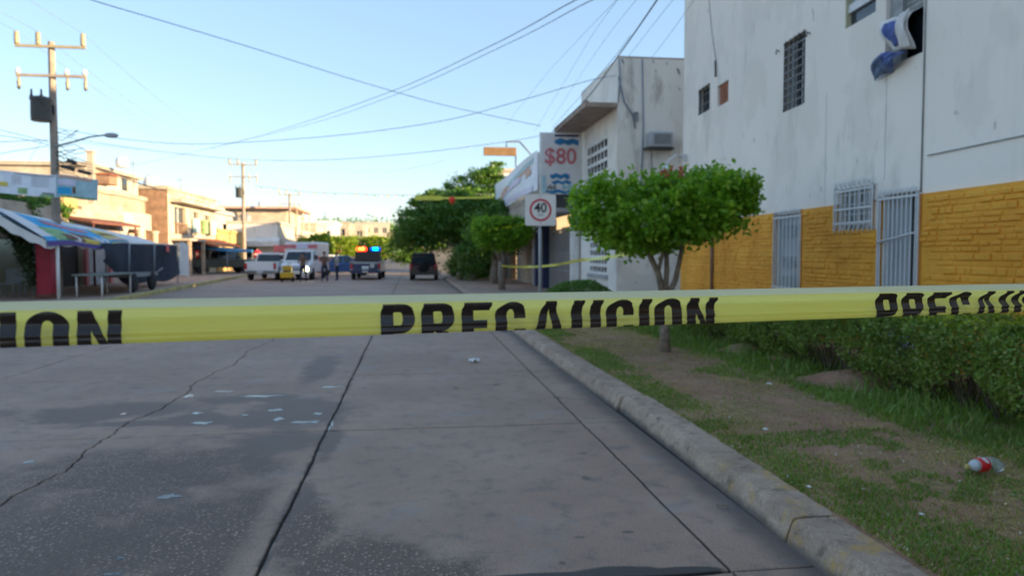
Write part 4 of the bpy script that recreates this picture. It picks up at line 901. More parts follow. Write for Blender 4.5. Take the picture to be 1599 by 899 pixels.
lbp(38.5, 4.25, 28, 5.0, .14, 'rainbow_orange'); lbp(38.5, 4.4, 29, 5.12, .10, 'banner_yellow'); lbp(38.8, 4.1, 30, 4.75, .12, 'lilac'); lbp(34, 4.8, 27, 5.15, .18, 'banner_teal'); lbp(37, 4.6, 34.4, 4.74, .3, 'rainbow_orange')
lbp(39.4, 4.1, 27, 4.12, .22, 'lilac'); lbp(29, 4.75, 27.7, 4.8, .22, 'rainbow_orange'); lbp(33, 4.65, 30.4, 4.75, .25, 'banner_blue' if False else 'lilac')
# brown plank sign on a bracket above the trees
a, b_ = AY(755, 243, 35), AY(806, 231, 35)
bs = thing('brown_sign', 'blank brown horizontal sign board on a bracket above the shops', 'sign', (a.x, 35, a.z)); MB().bbox(a.x, b_.x, 34.9, 35.02, a.z, b_.z, .01).build('board', 'brown_sign', bs)
MB().tube([(a.x+1.1, 35.05, b_.z-.1), (a.x+1.1, 35.05, b_.z+.28), (a.x+1.75, 35.1, b_.z+.3), (a.x+2.6, 35.2, a.z-.2), (5.9, 35.2, 4.9)], .035, 6).build('bracket', 'dark_metal', bs)
MB().tube([(a.x+1.55, 35.06, a.z+.1), (a.x+1.55, 35.06, a.z-.45), (5.8, 35.3, 4.9)], .035, 6).build('brace', 'dark_metal', bs)
# house beyond
h3 = thing('pale_house', 'pale yellow upper house wall showing above the long banner', 'house', (5.7, 44.2, 0)); MB().box(5.6, 12, 44.2, 52, 0, 6.2).build('wall', 'pale_peach', h3); MB().box(5.5, 12.1, 44.1, 52.1, 6.203, 6.4).build('parapet', 'plastic_white', h3)
MB().box(5.54, 5.598, 45.5, 47, 3.2, 4.6).build('window', 'dark_glass', h3)
h4 = thing('white_garden_wall', 'low white wall with an open gateway behind the roadside trees', 'wall', (5.0, 53, 0)); MB().box(3.4, 10, 53, 53.2, 0, 1.6).build('wall', 'plastic_white', h4); MB().box(3.2, 3.398, 52.9, 53.3, 0, 2.0).build('gate_post', 'plastic_white', h4)
# ================================================================== speed sign
sp = G(842, 517, .15); sp.x = 2.62; sp.y = 14.9
c0, c1 = AY(820, 352, sp.y-.05), AY(868, 304, sp.y-.05); mx_, mz_ = (c0.x+c1.x)/2, (c0.z+c1.z)/2; W2 = (c1.x-c0.x)/2
sg = thing('speed_sign', 'square white speed limit sign reading 40 km/h inside a red ring', 'sign', (mx_, sp.y, .15))
MB().lathe((mx_, sp.y, .1), [(.032, 0), (.032, mz_+W2-.15)], 10).build('post', 'grey_metal', sg)
MB().lathe((mx_, sp.y, .13), [(.09, 0), (.09, .03), (.04, .05)], 12).build('base_collar', 'grey_metal', sg)
def rsq(w_, y, r_): return [(mx_+sx*(w_-r_)+r_*math.cos(a), y, mz_+sz*(w_-r_)+r_*math.sin(a)) for sx, sz, a0 in ((1, 1, 0), (-1, 1, PI/2), (-1, -1, PI), (1, -1, 1.5*PI)) for a in [a0+PI/2*k/4 for k in range(5)]]
MB().loft([rsq(W2, sp.y-.055, .04), rsq(W2, sp.y-.04, .04)]).build('board', 'sign_white', sg)
m = MB(); R1, R2 = W2*.72, W2*.585; n = 48; yy = sp.y-.058
vs = [(mx_+R_*math.cos(2*PI*k/n), y_, mz_+R_*math.sin(2*PI*k/n)) for y_ in (yy, sp.y-.0555) for R_ in (R1, R2) for k in range(n)]
m.add(vs, [(k, (k+1) % n, n+(k+1) % n, n+k) for k in range(n)]+[(k, 2*n+k, 2*n+(k+1) % n, (k+1) % n) for k in range(n)]+[(n+k, n+(k+1) % n, 3*n+(k+1) % n, 3*n+k) for k in range(n)]); m.build('red_ring', 'sign_red', sg)
text('number', '40', W2*.86, 'ink_black', sg, frame((mx_, yy, mz_+W2*.12), (1, 0, 0), (0, 0, 1)), .001, .005, .95); text('unit', 'km/h', W2*.17, 'ink_grey', sg, frame((mx_, yy, mz_-W2*.3), (1, 0, 0), (0, 0, 1)), .001, .001)
for dz in (-W2*.85, W2*.85): MB().lathe((mx_, sp.y-.062, mz_+dz), [(.012, 0), (.012, .006)], 8, 'y').build('bolt', 'grey_metal', sg)
# far caution tape between the two trees
ft = thing('caution_tape', 'thin yellow caution tape strung between the two clipped trees', 'tape', (3.6, 29.4, 1.1))
pa = [AY(783, 415, 29.4), AY(842, 416, 25), AY(905, 406, 19.5), AY(1000, 392, 12.2), Vector((3.86, 10.6, 1.75))]
fp = []
for i in range(len(pa)-1):
    for k in range(10): u = k/10; q = pa[i].lerp(pa[i+1], u); q.z -= .03*math.sin(PI*u); fp.append(q)
fp.append(pa[-1]); m = MB(); vs = []
for i, q in enumerate(fp): tw = .6*math.sin(i*.45)+.3*math.sin(i*1.3); vs += [(q.x-.04*math.sin(tw), q.y, q.z+.04*math.cos(tw)), (q.x+.04*math.sin(tw), q.y, q.z-.04*math.cos(tw))]
m.add(vs, [(2*i, 2*i+1, 2*i+3, 2*i+2) for i in range(len(fp)-1)], True); m.build('tape_film', 'yellow_band', ft, fix=False)
# ================================================================== big roadside trees
def bigtree(lab, x, y, crown, n, lsz, m_='leaf_tree', grp='dense trees along the right pavement', z0=.15, tr=.2):
    tk = [([(0, 0, -.1), (.1, 0, 1.0), (.05, .1, 1.9)], [tr, tr*.8, tr*.65])]
    for c in crown: tk.append(([(.05, .1, 1.8), (c[0]*.5, c[1]*.5, (1.8+c[2])*.5+.1), (c[0]*.9, c[1]*.9, c[2])], [tr*.5, tr*.35, tr*.15]))
    return tree('street_tree', lab, x, y, tk, crown, m_, n, lsz, group=grp, z0=z0, lump=.3, shell=.72, asp=.45)
bigtree('broad dark green tree overhanging the road behind the parked maroon car', 2.6, 41, [(-1.9, 0, 3.0, 1.7, 1.6, 1.1), (-.2, -.3, 3.6, 1.9, 1.8, 1.25), (1.2, 0, 3.0, 1.7, 1.7, 1.5), (-1.2, .5, 4.2, 1.5, 1.5, .7), (.3, 0, 4.4, 1.5, 1.4, .7), (-2.4, .4, 2.4, 1.0, 1.0, .8)], 30000, .2)
bigtree('taller tree with a feathery sunlit top beside the long banner', 4.1, 45.5, [(.4, 0, 5.6, 1.7, 1.6, 1.1), (-.9, 0, 4.7, 1.6, 1.5, 1.2), (.7, 0, 3.6, 1.9, 1.8, 1.5), (1.0, 0, 6.5, .8, .8, .7)], 17000, .22)
bigtree('dark low tree right behind the small clipped tree', 3.9, 35.5, [(.2, 0, 2.4, 1.2, 1.3, 1.1), (-.7, 0, 2.1, 1.0, 1.0, .9), (.3, 0, 3.2, 1.1, 1.1, .7)], 9000, .2)
bigtree('far dark tree drooping over the road at the end of the row', 1.5, 62, [(-1.2, 0, 2.8, 2.2, 2, 1.7), (1, 0, 3.6, 2.4, 2, 1.8), (-2.0, 0, 1.9, 1.4, 1.5, 1.2)], 11000, .26, z0=.0)
for lab, x, y, rx, rz_ in [('dark shrub below the broad roadside tree', 3.3, 39.5, .9, 1.2), ('dark shrub further along below the feathery tree', 3.9, 43.5, 1.0, 1.4), ('small dark shrub at the foot of the far roadside trees', 3.0, 47.5, .8, 1.0)]:
    tree('shrub', lab, x, y, [([(0, 0, 0), (.1, 0, .7)], [.05, .03]), ([(0, 0, 0), (-.2, 0, .6)], [.04, .02])], [(0, 0, rz_*.75, rx, rx, rz_*.8)], 'leaf_tree', 4500, .13, group='shrubs under the roadside trees', cat='shrub')
# ================================================================== utility poles and lines
def pole(x, y, ztop, lab, tr, lean=0, arms=((-.15, 1.2, -1.25, 1.35), ), extra=True, rz=0.0, zb=.14):
    t = thing('utility_pole', lab, 'utility pole', (x, y, zb), rz, 'concrete utility poles along the left pavement'); Hh = ztop-zb
    m = MB().lathe((0, 0, 0), [(.17, 0), (.14, Hh*.6), (.115, Hh)], 8); m.sm = [False]*len(m.sm); m.build('shaft', 'concrete_pole', t, False)
    for j, (dz) in enumerate((-.2, -1.22)):
        z = Hh+dz; MB().box(-1.12, 1.2, -.20, -.12, z-.045, z+.045).build('crossarm', 'insulator' if j == 0 else 'concrete_pole', t, False)
        for ix in ((-1.06, -.36, 1.12) if j == 0 else (-1.05, .55, 1.15)):
            if j == 0: MB().lathe((ix, -.16, z+.046), [(.05, 0), (.10, .06), (.07, .1), (.10, .16), (.07, .2), (.10, .27), (.07, .33), (.09, .40), (.03, .46)], 10).build('insulator', 'insulator', t, False)
            else:
                MB().lathe((ix, -.16, z+.046), [(.06, 0), (.09, .08), (.05, .2)], 8).build('insulator', 'plastic_white', t, False)
                MB().lathe((ix+.02, -.16, z-.5), [(.03, 0), (.07, .08), (.05, .15), (.08, .24), (.05, .32), (.04, .45)], 8).build('fuse', 'insulator', t, False)
    if tr:
        zc = Hh-tr; MB().lathe((-.2, -.44, zc-.42), [(.30, 0), (.33, .03), (.32, .10), (.33, .12), (.32, .7), (.35, .74), (.35, .8), (.2, .86)], 18).build('transformer', 'transformer_grey', t, False)
        for k in (-.3, .02): MB().lathe((-.2+k, -.44, zc+.4), [(.05, 0), (.07, .05), (.04, .12), (.03, .3)], 8).build('bushing', 'dark_metal', t, False)
        MB().box(-.2, .12, -.2, -.1, zc-.1, zc+.2).build('transformer_bracket', 'dark_metal', t, False)
    return t
P1 = Vector((0, 0, 0)); q = AY(80, 66, 28.5); x1_, z1_ = q.x, q.z
q2 = AY(379, 254, 66); q3 = AY(452, 302, 87); q0 = Vector((x1_+.3, -8, z1_))
pole(x1_, 28.5, z1_, 'nearest utility pole with a grey can transformer and two crossarms', 2.45, zb=.145)
pole(q2.x, 66, q2.z, 'second utility pole, behind the parked olive pickup', 2.6, zb=.145)
pole(q3.x, 87, q3.z, 'farthest slim utility pole among the distant houses', 0, zb=.0)
wires = []
def wire(lab, pts, r=.012, m_='wire_grey', sag=0.0, name='power_line', grp='overhead wires'):
    pts = [Vector(p) for p in pts]; P_ = []
    if len(pts) == 2:
        for i in range(25): u = i/24; q = pts[0].lerp(pts[1], u); q.z -= 4*sag*u*(1-u); P_.append(q)
    else:
        n = len(pts)
        for i in range(n-1):
            a = pts[max(i-1, 0)]; b_ = pts[i]; c = pts[i+1]; d = pts[min(i+2, n-1)]
            for k in range(8): u = k/8; P_.append(.5*((2*b_)+(-a+c)*u+(2*a-5*b_+4*c-d)*u*u+(-a+3*b_-3*c+d)*u**3))
        P_.append(pts[-1])
    o = MB().tube(P_, r*.5, 5).build(name, m_); tag(o, lab, 'wire', grp); return o
for k, (ix, s) in enumerate([(-1.06, 'left'), (-.36, 'middle'), (1.12, 'right')]):
    a = Vector((x1_+ix, 28.35, z1_+.3)); b_ = Vector((q2.x+ix, 65.8, q2.z+.3)); c = Vector((q3.x+ix, 86.8, q3.z+.3))
    wire('thin top conductor running from the %s insulator of the nearest pole up the street' % s, [a, b_], .014, sag=.7)
    wire('thin top conductor on the %s insulators between the two far poles' % s, [b_, c], .02, sag=.5)
    wire('thin conductor leaving the %s insulator of the nearest pole towards the upper left' % s, [a, Vector((x1_+ix+.6, 0, z1_+1.1))], .014, sag=.5)
for z_, s in ((1.35, 'upper'), (1.6, 'lower')):
    wire('%s conductor under the second crossarm between the near poles' % s, [Vector((x1_+1.1, 28.3, z1_-z_)), Vector((q2.x+.6, 65.8, q2.z-z_))], .012, sag=.6)
W_ = lambda *a: [AY(px, py, y) for px, py, y in a]
wire('long dark cable swooping from the upper left down to the shop roofs', W_((100, -18, 14), (145, 1, 15), (260, 35, 17), (400, 77, 19.5), (560, 127, 22), (700, 166, 24), (845, 197, 26)), .02, 'wire_grey')
wire('pair of cables from the top centre down to the second pole, upper strand', W_((930, -14, 10), (890, 5, 12), (760, 75, 18), (600, 147, 27), (430, 205, 42), (300, 238, 55), (190, 262, 66)), .021)
wire('pair of cables from the top centre down to the second pole, lower strand', W_((960, -12, 10), (915, 5, 12), (790, 70, 18), (620, 147, 27), (480, 195, 40), (330, 232, 55)), .018)
wire('cable from the corner of the cream house sagging across the road to the nearest pole', W_((965, 118, 20.3), (920, 126, 21), (820, 155, 22), (700, 187, 23.5), (560, 208, 25), (420, 220, 26.5), (300, 225, 27.5), (200, 218, 28), (86, 200, 28.4)), .02)
wire('lower cable sagging from the price banner across to the left pavement', W_((845, 212, 26), (780, 223, 26.5), (640, 240, 28), (500, 250, 29), (380, 249, 30), (280, 240, 30), (180, 227, 29.5), (86, 212, 28.6)), .018)
wire('lowest slack cable across the street below the others', W_((700, 250, 40), (600, 268, 40), (450, 262, 38), (330, 250, 35), (200, 232, 31), (86, 218, 28.6)), .013)
wire('thick black cable climbing steeply from the shop balcony past the cream house', W_((862, 206, 25.2), (915, 155, 19), (965, 88, 14.5), (1026, 0, 10.5), (1060, -55, 9)), .026, 'wire_teal')
wire('bundle strand beside the thick black cable over the concrete eave', W_((862, 200, 25.3), (905, 152, 20), (955, 95, 16), (985, 55, 14)), .012, 'wire_grey')
wire('first faint wire rising from the shops to the top edge', W_((790, 195, 26), (850, 120, 20), (905, 60, 15), (968, -5, 11)), .007)
wire('second faint wire rising from the shops to the top edge', W_((835, 205, 26), (880, 130, 20), (925, 55, 15), (968, -5, 11)), .007)
wire('third faint wire rising from the shops to the top edge', W_((860, 190, 25), (905, 120, 20), (950, 55, 15), (1000, -8, 11)), .007)
wire('thin wire running up from the left end of the cream house roof', W_((982, 88, 20), (1015, 45, 16), (1055, -5, 13)), .010)
wire('thin wire running up from the middle of the cream house roof', W_((1018, 90, 20), (1045, 55, 16), (1070, 20, 13.5), (1095, -15, 12)), .010)
for k, (ya, yb) in enumerate([(203, 222), (222, 219), (240, 228), (212, 226)]):
    wire(['highest', 'second', 'third', 'lowest'][k]+' cable coming in from the left edge to the nearest pole', W_((-60, ya+[-14, 8, 14, 10][k], 26), (0, ya, 27), (76, yb, 28.3)), .022, 'wire_grey')
wire('slack guy wire slanting down left of the nearest pole', W_((66, 220, 28.2), (52, 240, 28.2), (40, 262, 28.2)), .012)
# street lamp arm and cable tangle
a = AY(86, 228, 28.4); lt = thing('street_lamp', 'street lamp on a long curved arm fixed to the nearest pole', 'street lamp', a)
MB().tube(W_((84, 229, 28.4), (110, 223, 28.2), (140, 214, 28), (165, 211, 27.9)), [.04, .036, .032, .03], 6).build('arm', 'grey_metal', lt)
e = AY(172, 211.5, 27.9); MB().lathe((e.x-.2, e.y, e.z), [(.03, 0), (.08, .08), (.10, .25), (.07, .42), (.02, .48)], 10, 'x').build('lamp_head', 'grey_metal', lt)
tg = thing('cable_tangle', 'messy tangle of black cables and splice boxes beside the nearest pole', 'cables', AY(95, 250, 28.3)); r_ = random.Random(6)
for k in range(15):
    p0 = (86+r_.uniform(0, 4), 238+r_.uniform(-36, 30)); pts = [p0]
    for j in range(3): pts.append((pts[-1][0]+r_.uniform(5, 17), pts[-1][1]+r_.uniform(-9, 12)))
    MB().tube(W_(*[(x, y, 28.2) for x, y in pts]), .011, 4).build('cable', 'wire_black', tg)
for px, py, w_ in ((112, 253, .28), (106, 262, .42), (132, 269, .4)):
    c = AY(px, py, 28.1); MB().tube([(c.x-w_/2, c.y, c.z+.05), (c.x+w_/2, c.y, c.z-.05)], .065, 8).build('splice_box', 'wire_black', tg)
for k in range(5):
    MB().tube(W_((88, 236+k*7, 28.3), (150+k*5, 258+k*4, 32), (230+k*12, 292+k*3, 45)), .012, 4).build('cable', 'wire_black', tg)
for px in (98, 142):
    c = AY(px, 258, 29)
pc = AY(141, 238, 38); pl = thing('antenna_mast', 'pale square chimney mast sunlit behind the teal banner', 'mast', (pc.x, 38, 4.8)); MB().box(pc.x-.14, pc.x+.14, 37.9, 38.18, 4.0, pc.z).build('shaft', 'pale_peach', pl); MB().box(pc.x-.2, pc.x+.2, 37.85, 38.23, pc.z, pc.z+.08).build('cap', 'pale_peach', pl)
# ================================================================== left side: stall tent
tp = thing('market_tent', 'white canvas stall tent with a blue food banner on its front eave', 'tent', (-11.2, 25, .15))
fe, re_ = -11.15, -14.3; ridge = -12.75; ty0, ty1 = 24.45, 37.2
za = lambda y: 2.02+.05*math.sin((y-25)*1.5); zr = lambda y: 3.0-.052*(y-25)
def roof(u, v):
    y = ty0+(ty1-ty0)*u
    if v < .5: k = v/.5; return (fe+(ridge-fe)*k, y, za(y)+(zr(y)-za(y))*k-.10*math.sin(PI*k)-.06*math.sin(PI*((u*4) % 1))*math.sin(PI*k))
    k = (v-.5)/.5; return (ridge+(re_-ridge)*k, y, zr(y)+(2.1-zr(y))*k-.1*math.sin(PI*k))
MB().grid(roof, 40, 20).build('roof_canvas', 'canvas', tp, fix=False)
MB().grid(lambda u, v: (fe-.0+.02*math.sin(u*60), ty0+(ty1-ty0)*u, za(ty0+(ty1-ty0)*u)-v*(.22+.03*math.sin(u*70))), 120, 3).build('valance', 'canvas', tp, fix=False)
# gable end: cloth swept back in two curves
def gable(sd): return lambda u, v: ((ridge+(fe-ridge)*u, ty0-.02, 3.0-(.98)*u-(.30*math.sin(PI*u)*.2+v*(.36-.12*u+.03*math.sin(u*20)))) if sd > 0 else (ridge+(re_-ridge)*u, ty0-.02, 3.0-.9*u-v*(.38-.1*u+.03*math.sin(u*18))))
for sd in (1, -1): MB().grid(gable(sd), 20, 4).build('gable_cloth', 'canvas', tp, fix=False)
for x, y in ((fe, 25.15), (fe, 31), (fe, ty1), (re_, 25.15), (re_, 31), (re_, ty1)): MB().tube([(x, y, .1), (x, y, 2.1)], (.055 if y == 25.15 else .035), 8).build('post', 'plastic_white', tp)
MB().tube([(fe, ty0, 2.02), (fe, ty1, 2.02)], .03, 6).build('beam', 'plastic_white', tp); MB().tube([(ridge, ty0, 2.94), (ridge, ty1, 2.32)], .03, 6).build('beam', 'plastic_white', tp)
# food banner on the eave
fb = thing('food_banner', 'blue stall banner with food pictures and a yellow panel hanging from the tent eave', 'banner', (-11.0, 26, 1.9))
FB0, FB1 = 24.4, 31.0
def fbp(u, v, d=0.0):
    y = FB0+(FB1-FB0)*u; kt = 1-.50*u**.85; k = -.10-.05*math.sin(PI*u)+(kt+.10)*v; kk = max(k, 0)
    k = k if False else k; z = za(y)+(zr(y)-za(y))*kk+min(k, 0)*1.4; return (fe+(ridge-fe)*kk+.05+d, y, z+.05)
MB().grid(lambda u, v: fbp(u, v), 40, 10).build('sheet', 'banner_cyan', fb, fix=False)
def fpr(u0, u1, v0, v1, m_, d=.012, nm='print'):
    N_ = lambda u, v: Vector(fbp(u, v))+Vector((.75, -.25, .25)).normalized()*d
    MB().grid(lambda a, b_: N_(u0+(u1-u0)*a, v0+(v1-v0)*b_), 14, 5).build(nm, m_, fb, fix=False)
fpr(0, .13, .0, 1, 'banner_white'); fpr(.10, .30, .08, .5, 'banner_green', .02); fpr(.28, .42, .05, .36, 'banner_white', .018); fpr(.36, .56, .08, .5, 'food_brown', .024); fpr(.40, .58, .08, .26, 'banner_yellow', .03); fpr(.2, .32, .1, .3, 'food_brown', .026)
fpr(.25, .66, .68, .86, 'banner_pink', .02); fpr(.74, 1, .08, .98, 'banner_yellow', .018); fpr(.77, .98, .55, .75, 'food_brown', .024); fpr(.77, .98, .2, .4, 'rainbow_orange', .024); fpr(0, 1, -.04, .06, 'banner_purple', .03)
fpr(.60, .64, .12, .45, 'banner_white', .02); fpr(.67, .71, .12, .4, 'banner_white', .02)
# dark hanging sheet
def sheet(u, v):
    y = 28.2+(36.9-28.2)*u; top = 1.98-.0*u; lb_ = .38+.95*max(0, 1-u/.32)**1.3+.25*max(0, (u-.75)/.25)+.03*math.sin(u*14)
    return (-11.02+.12*math.sin(u*5+v*3)*v+.05*math.sin(u*17), y+v*.25*(u < .2)*math.sin(PI*v), top+(lb_-top)*v)
ds = MB().grid(sheet, 40, 20).build('hanging_sheet', 'cloth_navy', fix=False); tag(ds, 'large black cloth sheet hanging from the tent eave like a curtain', 'cloth')
ws = MB().grid(lambda u, v: (-11.0+.9*v*0-.05*math.sin(u*9), 37.0+1.6*u, .5+1.6*v+.05*math.sin(u*5)), 10, 6).build('white_sheet', 'canvas', fix=False); tag(ws, 'white cloth sheet closing the far end of the stall tent', 'cloth')
c = Vector((-10.95, 35.2, 1.85)); o = MB().grid(lambda u, v: (c.x, c.y+.45*(u-.5), c.z+.3*(v-.5)-.08*abs(u-.5)), 4, 4).build('red_rag', 'sign_red', fix=False); tag(o, 'small red rag pinned to the top of the black sheet', 'cloth')
mat('transformer_table', (.20, .23, .21), .5)
# pillar, pots, table, cart wheels
pr_ = thing('red_pillar', 'dark red square pillar just behind the front tent post', 'pillar', (-11.75, 25.6, .15)); MB().bbox(-11.95, -11.5, 25.45, 25.85, .15, 2.05, .02).build('shaft', 'crimson', pr_); MB().box(-12.0, -11.46, 25.4, 25.9, .15, .3).build('plinth', 'rust', pr_)
tb = thing('stall_table', 'pale folding table with white legs under the tent', 'table', (-10.6, 27, .15)); MB().box(-11.2, -10.2, 26.2, 28.9, .86, .92).build('tabletop', 'transformer_table', tb)
for x, y in ((-11.1, 26.3), (-10.3, 26.3), (-11.1, 28.8), (-10.3, 28.8)): MB().tube([(x, y, .15), (x, y, .86)], .03, 6).build('leg', 'plastic_white', tb)
ct = thing('food_cart', 'low two-wheeled food cart with dark rubber wheels beside the folding table', 'cart', (-10.7, 30.5, .15)); MB().box(-11.4, -10.3, 28.9, 31.8, .72, .86).build('tray', 'ink_grey', ct)
for y in (29.2, 31.2): MB().lathe((-10.42, y, .52), [(.1, 0), (.32, .0), (.37, .04), (.37, .12), (.32, .16), (.1, .16)], 18, 'x').build('wheel', 'tyre', ct)
for y in (29, 31.7): MB().tube([(-10.4, y, .86), (-10.4, y+.1, 2.0)], .03, 6).build('post', 'ink_grey', ct); MB().tube([(-11.3, y, .15), (-11.3, y, .75)], .03, 6).build('leg', 'ink_grey', ct)
MB().tube([(-10.4, 31.8, .8), (-10.4, 32.7, 1.0)], .025, 6).build('handle', 'ink_grey', ct)
for k, (x, y, s) in enumerate([(-13.4, 26.8, .5), (-12.9, 27.0, .4), (-14.6, 25.6, .5)]):
    ch_ = thing('plastic_chair', ['dark plastic chair under the tent by the yellow wall', 'second dark chair closer to the red pillar', 'dark chair at the left edge under the tent'][k], 'chair', (x, y, .15), rz=k*.8, group='chairs under the stall tent')
    MB().box(-.22, .22, -.22, .22, .42, .46).build('seat', 'ink_grey', ch_, False); MB().box(-.22, .22, .2, .24, .46, .95).build('backrest', 'ink_grey', ch_, False)
    for sx in (-.2, .2):
        for sy in (-.2, .2): MB().tube([(sx, sy, 0), (sx, sy, .42)], .02, 5).build('leg', 'ink_grey', ch_, False)
t_ = thing('low_table', 'long grey table in the shade at the left edge', 'table', (-14.2, 25, .15)); MB().box(-15.6, -13.4, 24.4, 25.2, .82, .88).build('tabletop', 'ink_grey', t_)
for x in (-15.4, -13.6):
    for y in (24.5, 25.1): MB().tube([(x, y, .15), (x, y, .82)], .03, 6).build('leg', 'ink_grey', t_)
# house behind the tent with dim wall, door, shutters
h0 = thing('stall_house', 'dim yellowish single-storey house behind the stall tent', 'house', (-15.2, 24, 0))
m = MB(); wall(m, (-14.9, 20, 0), (0, 1, 0), (1, 0, 0), 21, 3.6, [(13.6, 16.0, .15, 2.3), (16.5, 18.8, .15, 2.4)], .2); m.add([(-14.9, 41, 0), (-22, 41, 0), (-22, 41, 3.6), (-14.9, 41, 3.6)], [(0, 1, 2, 3)]); m.add([(-14.9, 20, 3.6), (-14.9, 41, 3.6), (-22, 41, 3.6), (-22, 20, 3.6)], [(0, 1, 2, 3)]); m.build('wall', 'peach_wall', h0, fix=False)
MB().box(-17.2, -17, 25, 38, 0, 3).build('inner_wall', 'dim_green_wall', h0)
MB().box(-15.08, -15.02, 36.4, 38.9, .15, 2.4).build('roller_shutter', 'door_grey', h0); MB().box(-15.2, -15.1, 33.5, 36.1, .15, 2.3).build('doorway', 'shade_black', h0)
for y in (36.12, 38.85): MB().box(-14.9, -14.8, y, y+.28, .15, 2.4).build('door_jamb', 'banner_pink', h0)
MB().box(-14.898, -14.85, 25.0, 33.2, .15, 2.95).build('painted_panel', 'dim_green_wall', h0)
wn = MB().box(-14.85, -14.80, 31.2, 32.4, .95, 2.0).build('window', 'pane_blue', h0)
for k in range(4): MB().box(-14.797, -14.76, 31.2+k*.38, 31.24+k*.38, .95, 2.0).build('window_bar', 'grey_metal', h0)
o = thing('creeper', 'dark leafy creeper hanging inside the tent opening by the red pillar', 'plant', (-13.3, 25.4, 2.6)); d = npr.normal(size=(7000, 3)); d /= np.linalg.norm(d, axis=1)[:, None]
k = npr.random(7000); Pc = np.stack([-13.9+1.9*k, 25.5+npr.normal(0, .2, 7000), 2.62-.35*k-npr.random(7000)*(.12+1.6*np.clip((k-.62)/.3, 0, 1)**1.3)], 1); V, Fq = leaves(Pc, np.full(7000, .12), up=.1); npmesh('foliage', V, Fq, 'leaf_dark', o)
# long banner carried by the pole
tb2 = thing('street_banner', 'long white banner with green and yellow pictures strung at the left edge', 'banner', AY(0, 285, 26.6)); A_ = [AY(-60, 262, 26.3), AY(86, 273, 27.6), AY(86, 308, 27.6), AY(-60, 298, 26.3)]
def bq(A_, d=0): return lambda u, v: (A_[0]*(1-u)+A_[1]*u)*(1-v)+(A_[3]*(1-u)+A_[2]*u)*v+Vector((.03*math.sin(u*8), -d, .02*math.sin(u*5)))
def bpatch(A_, par, u0, u1, v0, v1, m_, d=.02): f = bq(A_, d); MB().grid(lambda a, b_: f(u0+(u1-u0)*a, v0+(v1-v0)*b_), 8, 4).build('print', m_, par, fix=False)
MB().grid(bq(A_), 20, 5).build('sheet', 'banner_pale', tb2, fix=False)
bpatch(A_, tb2, .30, .49, .50, .68, 'banner_yellow'); bpatch(A_, tb2, .85, .98, .8, .93, 'ink_grey'); bpatch(A_, tb2, .83, .99, .9, .99, 'banner_green', .03); bpatch(A_, tb2, .6, .7, .68, .93, 'banner_green'); bpatch(A_, tb2, .56, .99, .05, .09, 'ink_grey')
for k in range(6): bpatch(A_, tb2, .53, .64, .16+k*.07, .175+k*.07, 'ink_grey'); bpatch(A_, tb2, .74, .93, .14+k*.08, .155+k*.08, 'ink_grey')
tb3 = thing('street_banner', 'teal and pink banner hanging right of the nearest pole', 'banner', AY(120, 285, 27.8)); A_ = [AY(86.5, 272, 27.6), AY(152, 280, 28.4), AY(151, 313, 28.4), AY(86.5, 308, 27.6)]
MB().grid(bq(A_), 14, 5).build('sheet', 'banner_teal', tb3, fix=False); bpatch(A_, tb3, .05, .85, .02, .14, 'rainbow_orange'); bpatch(A_, tb3, .05, .5, .2, .45, 'lilac'); bpatch(A_, tb3, .05, .38, .55, .85, 'banner_cyan'); bpatch(A_, tb3, .42, .5, .5, .78, 'food_brown'); bpatch(A_, tb3, .1, .95, .9, .98, 'banner_green')
# green trees behind the tent
for (lab, x, y, cr, n) in [('dark green tree top rising behind the tent roof at the left edge', -17.3, 31.5, [(-.4, 0, 3.6, 2.0, 1.5, 1.0), (.9, 0, 3.3, 1.5, 1.2, .8)], 9000), ('small green tree behind the second banner', -15.6, 34, [(0, 0, 3.2, .9, .9, .7)], 3000)]:
    tree('street_tree', lab, x, y, [([(0, 0, 0), (0, 0, 2.9)], [.15, .1])], cr, 'leaf_tree', n, .17, group='trees behind the stall tent')
